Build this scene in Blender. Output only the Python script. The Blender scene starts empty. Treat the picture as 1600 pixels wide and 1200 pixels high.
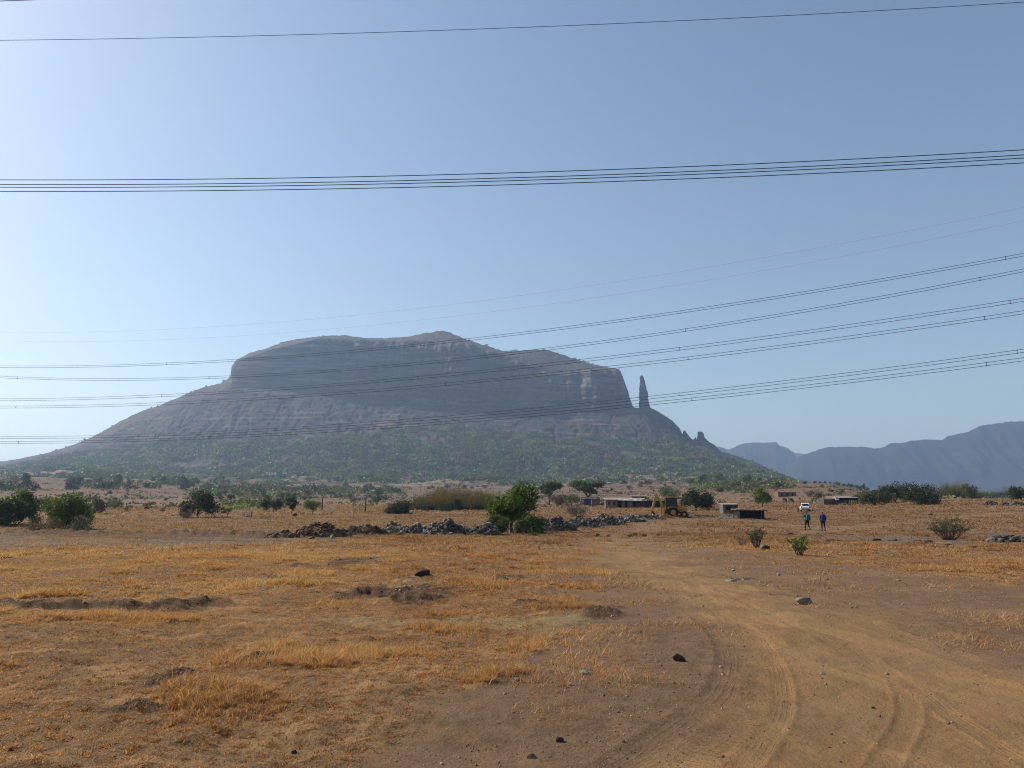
import bpy, bmesh, math, random
import numpy as np
from mathutils import Vector, Matrix
S = bpy.context.scene
COL = S.collection
R = math.radians
# ------------------------------------------------------------------ camera, sky, sun, exposure
F = 1200.0; HOR = 805.0; CAMH = 1.6
TH = math.atan((HOR-600)/F)
cd = bpy.data.cameras.new('camera'); cam = bpy.data.objects.new('camera', cd); COL.objects.link(cam)
cd.sensor_width = 36; cd.lens = 36*F/1600; cd.clip_start = 0.1; cd.clip_end = 40000
cam.location = (0, 0, CAMH); cam.rotation_euler = (R(90)+TH, 0, 0)
S.camera = cam
SUN_AZ, SUN_EL = 68.0, 38.0           # degrees left of the view direction, degrees up
w = bpy.data.worlds.new('World'); S.world = w; w.use_nodes = True
nt = w.node_tree; bg = nt.nodes['Background']
sky = nt.nodes.new('ShaderNodeTexSky'); sky.sky_type = 'NISHITA'; sky.sun_disc = False
sky.sun_elevation = R(SUN_EL); sky.sun_rotation = R(-SUN_AZ)
sky.air_density = 1.15; sky.dust_density = 1.9; sky.ozone_density = 1.5; sky.altitude = 600
mxs = nt.nodes.new('ShaderNodeMix'); mxs.data_type = 'RGBA'; mxs.blend_type = 'MULTIPLY'; mxs.inputs[0].default_value = 1; mxs.inputs[7].default_value = (1.0, .985, .95, 1)
nt.links.new(sky.outputs[0], mxs.inputs[6]); nt.links.new(mxs.outputs[2], bg.inputs[0]); bg.inputs[1].default_value = 0.12
sd = bpy.data.lights.new('sun', 'SUN'); sun = bpy.data.objects.new('sun', sd); COL.objects.link(sun)
sd.energy = 5.0; sd.angle = R(0.5); sd.color = (1.0, 0.92, 0.79)
sv = Vector((-math.sin(R(SUN_AZ))*math.cos(R(SUN_EL)), math.cos(R(SUN_AZ))*math.cos(R(SUN_EL)), math.sin(R(SUN_EL))))
sun.rotation_euler = sv.to_track_quat('Z', 'Y').to_euler()
S.view_settings.view_transform = 'Standard'; S.view_settings.look = 'None'
S.view_settings.exposure = 0.32; S.view_settings.gamma = 1.0
S.render.engine = 'CYCLES'
S.cycles.use_denoising = True; S.cycles.denoiser = 'OPENIMAGEDENOISE'; S.cycles.denoising_input_passes = 'RGB_ALBEDO_NORMAL'; S.cycles.denoising_prefilter = 'NONE'; S.cycles.filter_width = 1.1
S.cycles.max_bounces = 5; S.cycles.transparent_max_bounces = 8; S.cycles.volume_bounces = 0
HAZE_DENSITY = 1.33e-4

# ------------------------------------------------------------------ helpers
rng = np.random.default_rng(7)
def ray(px, py):
    u = (px-800)/F; v = (600-py)/F
    return Vector((u, math.cos(TH)-v*math.sin(TH), math.sin(TH)+v*math.cos(TH)))
def at(px, py, Y):
    d = ray(px, py); t = Y/d.y
    return Vector((0, 0, CAMH)) + d*t
_perm = np.random.default_rng(3).permutation(512).astype(np.int64)
_P = np.concatenate([_perm, _perm, _perm])
_ga = np.random.default_rng(5).uniform(0, 2*np.pi, 512); _gx, _gy = np.cos(_ga), np.sin(_ga)
def perlin(x, y, seed=0):
    x = np.asarray(x, float); y = np.asarray(y, float)
    xi = np.floor(x).astype(np.int64); yi = np.floor(y).astype(np.int64)
    xf = x-xi; yf = y-yi
    u = xf*xf*xf*(xf*(xf*6-15)+10); v = yf*yf*yf*(yf*(yf*6-15)+10)
    def g(ix, iy, fx, fy):
        h = _P[_P[(ix+seed*37) & 511] + (iy & 511)]
        return _gx[h]*fx + _gy[h]*fy
    a = g(xi, yi, xf, yf); b = g(xi+1, yi, xf-1, yf); c = g(xi, yi+1, xf, yf-1); d = g(xi+1, yi+1, xf-1, yf-1)
    return ((a*(1-u)+b*u)*(1-v) + (c*(1-u)+d*u)*v)*1.5
def fbm(x, y, o=4, seed=0, gain=.5):
    s = 0; a = 1.; f = 1.
    for i in range(o):
        s = s + a*perlin(x*f+i*17.3, y*f-i*9.1, seed+i); a *= gain; f *= 2.03
    return s
def sstep(a, b, x):
    t = np.clip((x-a)/(b-a), 0, 1); return t*t*(3-2*t)

def link(o, parent=None):
    COL.objects.link(o)
    if parent is not None: o.parent = parent
    return o
def mesh_np(name, V, quads=None, tris=None, mats=(), parent=None, attrs=None, col=None, smooth=False, matidx=None):
    me = bpy.data.meshes.new(name)
    V = np.asarray(V, np.float32)
    nq = 0 if quads is None else len(quads); ntr = 0 if tris is None else len(tris)
    me.vertices.add(len(V)); me.vertices.foreach_set('co', V.ravel())
    loops = []
    if nq: loops.append(np.asarray(quads, np.int32).ravel())
    if ntr: loops.append(np.asarray(tris, np.int32).ravel())
    loops = np.concatenate(loops)
    me.loops.add(len(loops)); me.loops.foreach_set('vertex_index', loops)
    me.polygons.add(nq+ntr)
    st = np.concatenate([np.arange(nq)*4, nq*4+np.arange(ntr)*3]).astype(np.int32)
    me.polygons.foreach_set('loop_start', st)
    for m in mats: me.materials.append(m)
    if matidx is not None: me.polygons.foreach_set('material_index', np.asarray(matidx, np.int32))
    if smooth: me.polygons.foreach_set('use_smooth', np.ones(nq+ntr, bool))
    me.update(calc_edges=True)
    if attrs:
        for k, a in attrs.items():
            at_ = me.attributes.new(k, 'FLOAT', 'POINT'); at_.data.foreach_set('value', np.asarray(a, np.float32))
    if col is not None:
        ca = me.color_attributes.new('Col', 'FLOAT_COLOR', 'POINT')
        c4 = np.ones((len(V), 4), np.float32); c4[:, :3] = col
        ca.data.foreach_set('color', c4.ravel())
    o = bpy.data.objects.new(name, me)
    return link(o, parent)
def tag(o, label=None, cat=None, group=None, kind=None):
    if label: o['label'] = label
    if cat: o['category'] = cat
    if group: o['group'] = group
    if kind: o['kind'] = kind
    return o
def thing(name, label, cat, loc=(0, 0, 0), rz=0, group=None):
    o = bpy.data.objects.new(name, None); o.empty_display_size = .3; link(o)
    o.location = loc; o.rotation_euler = (0, 0, rz)
    return tag(o, label, cat, group)

class MB:
    """collects boxes, tubes and polygons; build() links them as one mesh"""
    def __init__(s): s.v = []; s.f = []
    def add(s, vs, fs, M=None):
        b = len(s.v)
        for p in vs:
            p = Vector(p)
            s.v.append(tuple(M @ p) if M is not None else tuple(p))
        s.f += [tuple(b+i for i in f) for f in fs]
        return s
    def box(s, c, d, M=None, taper=1.0):
        x, y, z = [k/2 for k in d]; t = taper
        vs = [(-x, -y, -z), (x, -y, -z), (x, y, -z), (-x, y, -z), (-x*t, -y*t, z), (x*t, -y*t, z), (x*t, y*t, z), (-x*t, y*t, z)]
        vs = [Vector(p)+Vector(c) for p in vs]
        return s.add(vs, [(0, 3, 2, 1), (4, 5, 6, 7), (0, 1, 5, 4), (1, 2, 6, 5), (2, 3, 7, 6), (3, 0, 4, 7)], M)
    def tube(s, pts, rad, n=8, M=None):
        pts = [Vector(p) for p in pts]
        if not hasattr(rad, '__len__'): rad = [rad]*len(pts)
        rings = []
        for i, p in enumerate(pts):
            d = (pts[min(i+1, len(pts)-1)]-pts[max(i-1, 0)]).normalized()
            a = d.orthogonal().normalized() if i == 0 else (pa - d*pa.dot(d)).normalized()
            pa = a; b = d.cross(a)
            rings.append([p+(a*math.cos(2*math.pi*k/n)+b*math.sin(2*math.pi*k/n))*rad[i] for k in range(n)])
        vs = [q for r_ in rings for q in r_]
        fs = [(i*n+k, i*n+(k+1) % n, (i+1)*n+(k+1) % n, (i+1)*n+k) for i in range(len(pts)-1) for k in range(n)]
        fs += [tuple(range(n))[::-1], tuple((len(pts)-1)*n+k for k in range(n))]
        return s.add(vs, fs, M)
    def prism(s, prof, y0, y1, M=None):
        n = len(prof)
        vs = [(x, y0, z) for x, z in prof]+[(x, y1, z) for x, z in prof]
        fs = [tuple(range(n)), tuple(range(2*n-1, n-1, -1))]+[(i, i+n, (i+1) % n+n, (i+1) % n) for i in range(n)]
        return s.add(vs, fs, M)
    def build(s, name, mat, parent=None, bevel=0, smooth=False):
        me = bpy.data.meshes.new(name); me.from_pydata(s.v, [], s.f)
        bm = bmesh.new(); bm.from_mesh(me); bmesh.ops.recalc_face_normals(bm, faces=bm.faces)
        if bevel: bmesh.ops.bevel(bm, geom=list(bm.edges), offset=bevel, segments=2, affect='EDGES', clamp_overlap=True)
        bm.to_mesh(me); bm.free()
        if smooth:
            for p in me.polygons: p.use_smooth = True
        me.materials.append(mat)
        return link(bpy.data.objects.new(name, me), parent)

# ------------------------------------------------------------------ materials
def newmat(name):
    m = bpy.data.materials.new(name); m.use_nodes = True
    n = m.node_tree.nodes; b = n['Principled BSDF']
    b.inputs['Specular IOR Level'].default_value = 0.2
    return m, m.node_tree, b
class N:
    def __init__(s, t): s.t = t
    def n(s, typ, **k):
        o = s.t.nodes.new(typ)
        for a, v in k.items(): setattr(o, a, v)
        return o
    def l(s, a, b): s.t.links.new(a, b)
    def attr(s, name): return s.n('ShaderNodeAttribute', attribute_name=name)
    def noise(s, scale, detail=4, rough=.55, vec=None, dist=0):
        o = s.n('ShaderNodeTexNoise'); o.inputs['Scale'].default_value = scale; o.inputs['Detail'].default_value = detail
        o.inputs['Roughness'].default_value = rough; o.inputs['Distortion'].default_value = dist
        if vec is not None: s.l(vec, o.inputs['Vector'])
        return o.outputs['Fac']
    def ramp(s, x, a, b, c0=0., c1=1.):
        o = s.n('ShaderNodeMapRange'); o.interpolation_type = 'SMOOTHSTEP'
        s.l(x, o.inputs[0]); o.inputs[1].default_value = a; o.inputs[2].default_value = b
        o.inputs[3].default_value = c0; o.inputs[4].default_value = c1
        return o.outputs[0]
    def math(s, op, a, b=None, clamp=False):
        o = s.n('ShaderNodeMath', operation=op, use_clamp=clamp)
        for i, q in enumerate((a, b)):
            if q is None: continue
            if isinstance(q, (int, float)): o.inputs[i].default_value = q
            else: s.l(q, o.inputs[i])
        return o.outputs[0]
    def mix(s, f, a, b, mode='MIX'):
        o = s.n('ShaderNodeMix', data_type='RGBA', blend_type=mode)
        for i, q in ((0, f), (6, a), (7, b)):
            if isinstance(q, (int, float)): o.inputs[i].default_value = q
            elif isinstance(q, tuple): o.inputs[i].default_value = (*q, 1)
            else: s.l(q, o.inputs[i])
        return o.outputs[2]
    def bump(s, h, strength, dist, normal=None):
        o = s.n('ShaderNodeBump'); o.inputs['Strength'].default_value = strength; o.inputs['Distance'].default_value = dist
        s.l(h, o.inputs['Height'])
        if normal is not None: s.l(normal, o.inputs['Normal'])
        return o.outputs[0]
    def pos(s, sc=(1, 1, 1)):
        g = s.n('ShaderNodeNewGeometry'); m = s.n('ShaderNodeMapping'); s.l(g.outputs['Position'], m.inputs[0])
        m.inputs['Scale'].default_value = sc
        return m.outputs[0]
def simple(name, c, rough=.8, var=.25, scale=4., metal=0, bump=0., c2=None):
    m, t, b = newmat(name); k = N(t)
    tc = k.n('ShaderNodeTexCoord').outputs['Object']
    f = k.noise(scale, 5, .6, tc)
    c2 = c2 or tuple(x*(1-var) for x in c)
    k.l(k.mix(k.ramp(f, .35, .65), c, c2), b.inputs['Base Color'])
    b.inputs['Roughness'].default_value = rough; b.inputs['Metallic'].default_value = metal
    if bump: k.l(k.bump(f, bump, .1), b.inputs['Normal'])
    return m
def leafmat(name, trans=.35, tint=(1, 1, 1)):
    m, t, b = newmat(name); k = N(t)
    c = k.attr('Col').outputs['Color']
    b.inputs['Roughness'].default_value = .6; b.inputs['Specular IOR Level'].default_value = .25
    k.l(c, b.inputs['Base Color'])
    tr = k.n('ShaderNodeBsdfTranslucent')
    k.l(k.mix(1., c, (1.25*tint[0], 1.2*tint[1], .6*tint[2]), 'MULTIPLY'), tr.inputs[0])
    mx = k.n('ShaderNodeMixShader'); mx.inputs[0].default_value = trans
    k.l(b.outputs[0], mx.inputs[1]); k.l(tr.outputs[0], mx.inputs[2])
    k.l(mx.outputs[0], t.nodes['Material Output'].inputs[0])
    return m
M_leaf = leafmat('foliage', .22)
M_grass = leafmat('dry_grass_blades', .4, (1, .95, .9))
M_bark = simple('bark', (.10, .075, .055), .9, .4, 8, bump=.4)
M_twig = simple('dry_twig', (.13, .09, .07), .9, .3, 8)
def rockmat(name, a, b2, sc=2.5):
    m, t, b = newmat(name); k = N(t); p = k.pos()
    f = k.noise(sc, 6, .65, p); g = k.noise(sc*.23, 3, .5, p)
    c = k.mix(k.ramp(f, .35, .7), a, b2); c = k.mix(k.ramp(g, .4, .7), c, tuple(x*.75 for x in a))
    k.l(c, b.inputs['Base Color']); b.inputs['Roughness'].default_value = .9
    k.l(k.bump(f, .6, .05), b.inputs['Normal'])
    return m
M_rock_grey = rockmat('grey_basalt', (.17, .15, .128), (.36, .325, .28))
M_rock_dark = rockmat('dark_basalt', (.07, .059, .05), (.16, .14, .118))
M_rock_brown = rockmat('brown_rock', (.11, .062, .038), (.25, .155, .092))
M_rock_pale = rockmat('pale_stone', (.20, .165, .115), (.31, .26, .185), 12)
M_rock_black = rockmat('black_stone', (.045, .032, .025), (.09, .065, .05), 10)
# ------------------------------------------------------------------ terrain heights
_GD = np.array([0, 77, 116, 160, 225, 350, 600, 950, 1300, 2500, 4500, 9600.])
_GP = np.array([-900, 0, 200, 400, 600, 800, 1000, 1200, 1300, 1400, 1600, 2400.])
_GZ = np.array([
 [0]*12, [0]*12,
 [.1, .1, .3, .5, .9, .95, 1.4, 1.0, 1.1, 1.3, 1.3, 1.3],
 [1.2, 1.2, 1.5, 1.7, 2.1, 2.2, 2.3, 2.5, 2.7, 2.9, 2.9, 2.9],
 [2.7, 2.7, 3.0, 3.4, 3.4, 3.4, 4.1, 4.3, 4.6, 4.9, 5.2, 5.2],
 [5.4, 5.4, 6.0, 6.6, 6.8, 7.0, 7.5, 8.1, 8.4, 7.6, 7.4, 7.4],
 [16, 16.5, 18, 14.7, 14.5, 16, 18.5, 23.5, 24.0, 15, 12, 12],
 [39, 40, 39, 34, 33, 34, 38, 44, 33, 16, 13, 13],
 [50, 50, 50, 45, 45, 45, 45, 42, 30, 16, 14, 14],
 [30, 30, 30, 30, 30, 30, 30, 30, 22, 12, 10, 10],
 [8]*12, [0]*12], float)
def gbase(x, y):
    x = np.asarray(x, float); y = np.asarray(y, float)
    d = np.hypot(x, y); yy = np.maximum(y, 1e-3)
    p = np.clip(800+F*1.0145*x/yy, -900, 2400); p = np.where(y <= 0, np.where(x > 0, 2400, -900), p)
    di = np.clip(np.searchsorted(_GD, d, 'right')-1, 0, len(_GD)-2); dt = np.clip((d-_GD[di])/(_GD[di+1]-_GD[di]), 0, 1)
    pi = np.clip(np.searchsorted(_GP, p, 'right')-1, 0, len(_GP)-2); pt = np.clip((p-_GP[pi])/(_GP[pi+1]-_GP[pi]), 0, 1)
    a = _GZ[di, pi]*(1-pt)+_GZ[di, pi+1]*pt; b = _GZ[di+1, pi]*(1-pt)+_GZ[di+1, pi+1]*pt
    return a*(1-dt)+b*dt
def gp(px, py, dmax=1200.):
    """where the view ray of a pixel of the photo meets the ground"""
    d = ray(px, py); n = 4000
    Y = np.exp(np.linspace(math.log(3.), math.log(dmax), n)); t = Y/d.y
    z = CAMH+d.z*t; g = gbase(d.x*t, Y)
    i = np.argmax(z <= g) if np.any(z <= g) else n//2+np.argmin((z-g)[n//2:])
    return float(d.x*t[i]), float(Y[i])
def wpoly(pts): return np.array([gp(*p) for p in pts])
def polydist(P, poly, closed):
    Q = poly; n = len(Q); D = np.full(len(P), 1e9); ins = np.zeros(len(P), bool)
    for i in range(n if closed else n-1):
        a = Q[i]; b = Q[(i+1) % n]; ab = b-a
        t = np.clip(((P-a)@ab)/(ab@ab+1e-9), 0, 1)
        D = np.minimum(D, np.hypot(P[:, 0]-a[0]-ab[0]*t, P[:, 1]-a[1]-ab[1]*t))
        if closed:
            c = ((a[1] > P[:, 1]) != (b[1] > P[:, 1]))
            xx = a[0]+(P[:, 1]-a[1])/(ab[1]+1e-12)*ab[0]
            ins ^= c & (P[:, 0] < xx)
    return np.where(ins, -D, D) if closed else D
BARE = wpoly([(940, 832), (912, 846), (902, 870), (893, 905), (905, 950), (880, 985), (800, 1050), (700, 1110), (620, 1140), (480, 1200), (340, 1290),
              (2000, 1290), (2000, 950), (1600, 917), (1450, 898), (1330, 880), (1230, 868), (1120, 858), (1040, 842), (1010, 832)])
ORANGE = wpoly([(955, 838), (930, 850), (930, 880), (1010, 905), (1080, 960), (1130, 1000), (1150, 1060), (1100, 1130), (1000, 1200), (900, 1290), (1900, 1290), (1900, 1160), (1600, 1050),
                (1420, 970), (1240, 928), (1120, 895), (1040, 862), (1005, 838)])
FARROAD = [wpoly([(1290, 832), (1350, 822), (1420, 816), (1500, 808), (1600, 800), (1700, 797)]), wpoly([(1000, 832), (1030, 818), (1100, 812), (1180, 814), (1260, 822), (1330, 828)]),
           wpoly([(890, 797), (950, 797), (1010, 797)])]
PALE = wpoly([(380, 962), (560, 960), (700, 962), (850, 966), (900, 962), (895, 975), (840, 985), (640, 975), (500, 972), (380, 972)])
ROCKS = [wpoly([(-60, 838), (440, 839), (560, 842), (470, 850), (250, 853), (100, 856), (-60, 852)]), wpoly([(1230, 838), (1330, 836), (1470, 841), (1560, 846), (1500, 853), (1360, 848), (1280, 846)]),
         wpoly([(1520, 832), (1620, 832), (1620, 850), (1560, 848)])]
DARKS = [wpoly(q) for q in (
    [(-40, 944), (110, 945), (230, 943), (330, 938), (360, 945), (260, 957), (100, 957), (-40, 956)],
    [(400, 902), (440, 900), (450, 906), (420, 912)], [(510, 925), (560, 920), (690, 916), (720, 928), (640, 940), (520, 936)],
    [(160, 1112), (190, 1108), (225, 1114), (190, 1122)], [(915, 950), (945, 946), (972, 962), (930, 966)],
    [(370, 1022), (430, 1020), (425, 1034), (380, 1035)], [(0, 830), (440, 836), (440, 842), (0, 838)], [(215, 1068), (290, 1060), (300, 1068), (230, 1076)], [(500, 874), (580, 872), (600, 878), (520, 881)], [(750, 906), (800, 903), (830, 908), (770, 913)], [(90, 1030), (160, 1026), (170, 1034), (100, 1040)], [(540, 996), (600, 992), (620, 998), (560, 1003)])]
TRACKS = [[(960, 846), (1010, 880), (1062, 935), (1105, 975), (1135, 1010), (1142, 1050), (1115, 1095), (1040, 1150), (950, 1205), (860, 1260)],
          [(985, 846), (1050, 885), (1105, 940), (1148, 985), (1176, 1030), (1180, 1075), (1158, 1125), (1105, 1180), (1030, 1240)],
          [(1040, 900), (1120, 955), (1185, 1000), (1216, 1050), (1220, 1110), (1188, 1170), (1130, 1250)],
          [(1030, 868), (1110, 915), (1200, 960), (1300, 1010), (1400, 1060), (1520, 1140), (1640, 1220)],
          [(1060, 868), (1160, 905), (1280, 955), (1420, 1000), (1600, 1065), (1800, 1130)],
          [(1330, 1010), (1400, 1060), (1420, 1110), (1390, 1180), (1340, 1250)], [(1360, 935), (1450, 965), (1560, 1005), (1700, 1050)]]
def smoothline(pts, n=8):
    P = wpoly(pts); out = []
    for i in range(len(P)-1):
        p0 = P[max(i-1, 0)]; p1 = P[i]; p2 = P[i+1]; p3 = P[min(i+2, len(P)-1)]
        for k in range(n):
            t = k/n; out.append(.5*((2*p1)+(-p0+p2)*t+(2*p0-5*p1+4*p2-p3)*t*t+(-p0+3*p1-3*p2+p3)*t**3))
    out.append(P[-1]); return np.array(out)
TRL = [smoothline(t) for t in TRACKS]
TW = [.15, .15, .09, .07, .17, .09, .12]
TT_ = [(.8, 0.), (0., 1.), (.6, 0.), (.7, .0), (.5, .3), (.15, 0.), (.5, .2)]   # rib and lug share of each track
MOUNDS = []
for px, py, wx, h in ((940, 960, .36, .10), (662, 905, .28, .14), (645, 908, .3, .1), (183, 1116, .2, .02), (560, 932, .5, .10), (620, 934, .6, .12), (420, 903, .35, .08), (1160, 905, .35, .05),
                      (470, 884, .5, .1), (825, 944, .4, .07), (400, 1027, .3, .035), (700, 922, .4, .08), (205, 1108, .25, .01)):
    x, y = gp(px, py); MOUNDS.append((x, y, wx, h))
BANK = wpoly([(-300, 834), (0, 834), (150, 835), (280, 836), (380, 837), (450, 838)])
EDGE = wpoly([(-80, 951), (110, 951), (230, 949), (340, 942)])
def ground_fields(x, y):
    """height and surface masks at world positions"""
    x = np.asarray(x, float).ravel(); y = np.asarray(y, float).ravel()
    d = np.hypot(x, y); z = gbase(x, y); n = len(x)
    A = {k: np.zeros(n) for k in ('bare', 'orange', 'rock', 'dark', 'pale', 'tu', 'tv', 'tr', 'tl')}
    A['tu'][:] = 3.
    z = z + .06*fbm(x/3.1, y/3.1, 3, 1)*sstep(2, 6, d) + .14*fbm(x/11, y/11, 2, 5)*sstep(6, 20, d)*sstep(1500, 60, d)
    z = z + fbm(x/60, y/60, 3, 9)*np.clip((d-120)/900, 0, 1.6)*2.2
    near = np.where((d < 260) & (y > -20))[0]
    P = np.stack([x[near], y[near]], 1); dd = d[near]
    wob = .045*dd*fbm(P[:, 0]/1.3, P[:, 1]/1.3, 4, 21) + .02*dd*perlin(P[:, 0]*.25, P[:, 1]*.25, 4)
    bd = polydist(P, BARE, True)+wob*1.6; bare = sstep(.05, -.06, bd/np.maximum(dd, 3)*2.)
    orange = sstep(.06, -.1, (polydist(P, ORANGE, True)+wob)/np.maximum(dd, 3)*1.5)
    for q, wd in zip(FARROAD, (2.6, 2.2, 3.)):
        bare = np.maximum(bare, .8*sstep(1.3, .5, (polydist(P, q, False)+wob*.4)/wd)); orange = np.maximum(orange, .45*sstep(1.2, .4, polydist(P, q, False)/wd))
    rock = np.zeros(len(P)); dark = np.zeros(len(P))
    for q in ROCKS: rock = np.maximum(rock, sstep(.8, -.8, polydist(P, q, True)+wob*.9))
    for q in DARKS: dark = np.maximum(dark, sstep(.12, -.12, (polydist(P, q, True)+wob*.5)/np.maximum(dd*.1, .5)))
    pale = sstep(.25, -.3, polydist(P, PALE, True)+wob*.6)
    tu = np.full(len(P), 3.); tv = np.zeros(len(P)); prio = np.full(len(P), 9.); sec = np.full(len(P), 9.)
    nn = np.where(dd < 60)[0]; Pn = P[nn]
    ra = np.zeros(len(P)); rl = np.zeros(len(P))
    for q, wd, (ta_, tl_) in zip(TRL, TW, TT_):
        best = np.full(len(nn), 1e9); su = np.zeros(len(nn)); vv = np.zeros(len(nn)); acc = 0
        for i in range(len(q)-1):
            a = q[i]; ab = q[i+1]-a; L = math.hypot(*ab)
            t = np.clip(((Pn-a)@ab)/(ab@ab+1e-9), 0, 1); ex = Pn[:, 0]-a[0]-ab[0]*t; ey = Pn[:, 1]-a[1]-ab[1]*t
            D = np.hypot(ex, ey); m = D < best
            best[m] = D[m]; su[m] = (np.sign(ex*ab[1]-ey*ab[0])*D)[m]; vv[m] = (acc+t*L)[m]; acc += L
        u = su/wd; m = np.abs(u) < prio[nn]; sec[nn] = np.minimum(sec[nn], np.where(m, prio[nn], np.abs(u)))
        prio[nn[m]] = np.abs(u)[m]; tu[nn[m]] = u[m]; tv[nn[m]] = vv[m]; ra[nn[m]] = ta_; rl[nn[m]] = tl_
    tf = sstep(.0, .5, sec-prio); ww = .25+.75*sstep(-.6, .1, perlin(P[:, 0]/1.6, P[:, 1]/2.6, 33)); rut = sstep(1.3, .6, np.abs(tu)); rim = np.exp(-((np.abs(tu)-1.3)/.25)**2)
    dz = (-.008*rut+.009*rim*tf)*ww
    tus = fbm(P[:, 0]/.55, P[:, 1]/.55, 3, 31)
    dz = dz + (1-bare)*(1-rock)*.045*tus*sstep(150, 40, dd)
    dz = dz + bare*.010*fbm(P[:, 0]/.3, P[:, 1]/.3, 3, 41)*sstep(60, 10, dd)
    for mx, my, wx, h in MOUNDS:
        r2 = ((P[:, 0]-mx)/wx)**2+((P[:, 1]-my)/(wx*.8))**2; m = r2 < 9
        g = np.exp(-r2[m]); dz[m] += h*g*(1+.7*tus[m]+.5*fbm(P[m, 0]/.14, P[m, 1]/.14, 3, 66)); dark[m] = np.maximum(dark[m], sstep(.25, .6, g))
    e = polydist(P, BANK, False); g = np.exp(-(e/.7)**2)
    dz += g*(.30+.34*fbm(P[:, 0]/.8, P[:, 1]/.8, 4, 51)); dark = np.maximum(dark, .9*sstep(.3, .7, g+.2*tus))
    e = polydist(P, EDGE, False); g = np.exp(-(e/.3)**2); dz += g*.09*(1+fbm(P[:, 0]/.4, P[:, 1]/.4, 3, 52))
    dz += dark*.05*fbm(P[:, 0]/.3, P[:, 1]/.3, 4, 71)*sstep(40, 15, dd)
    dz += rock*.05*np.abs(fbm(P[:, 0]/1.5, P[:, 1]/.8, 3, 61))
    z[near] += dz
    A['bare'][near] = bare; A['orange'][near] = orange; A['rock'][near] = rock; A['dark'][near] = dark; A['pale'][near] = pale
    A['tr'][near] = tf*ww*ra; A['tl'][near] = tf*ww*rl; A['tu'][near] = np.clip(tu, -3, 3); A['tv'][near] = tv
    return z, A
def gz(x, y): return float(ground_fields([x], [y])[0][0])
def ground_pt(px, py, dmax=1200.):
    x, y = gp(px, py, dmax); return Vector((x, y, gz(x, y)))

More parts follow.
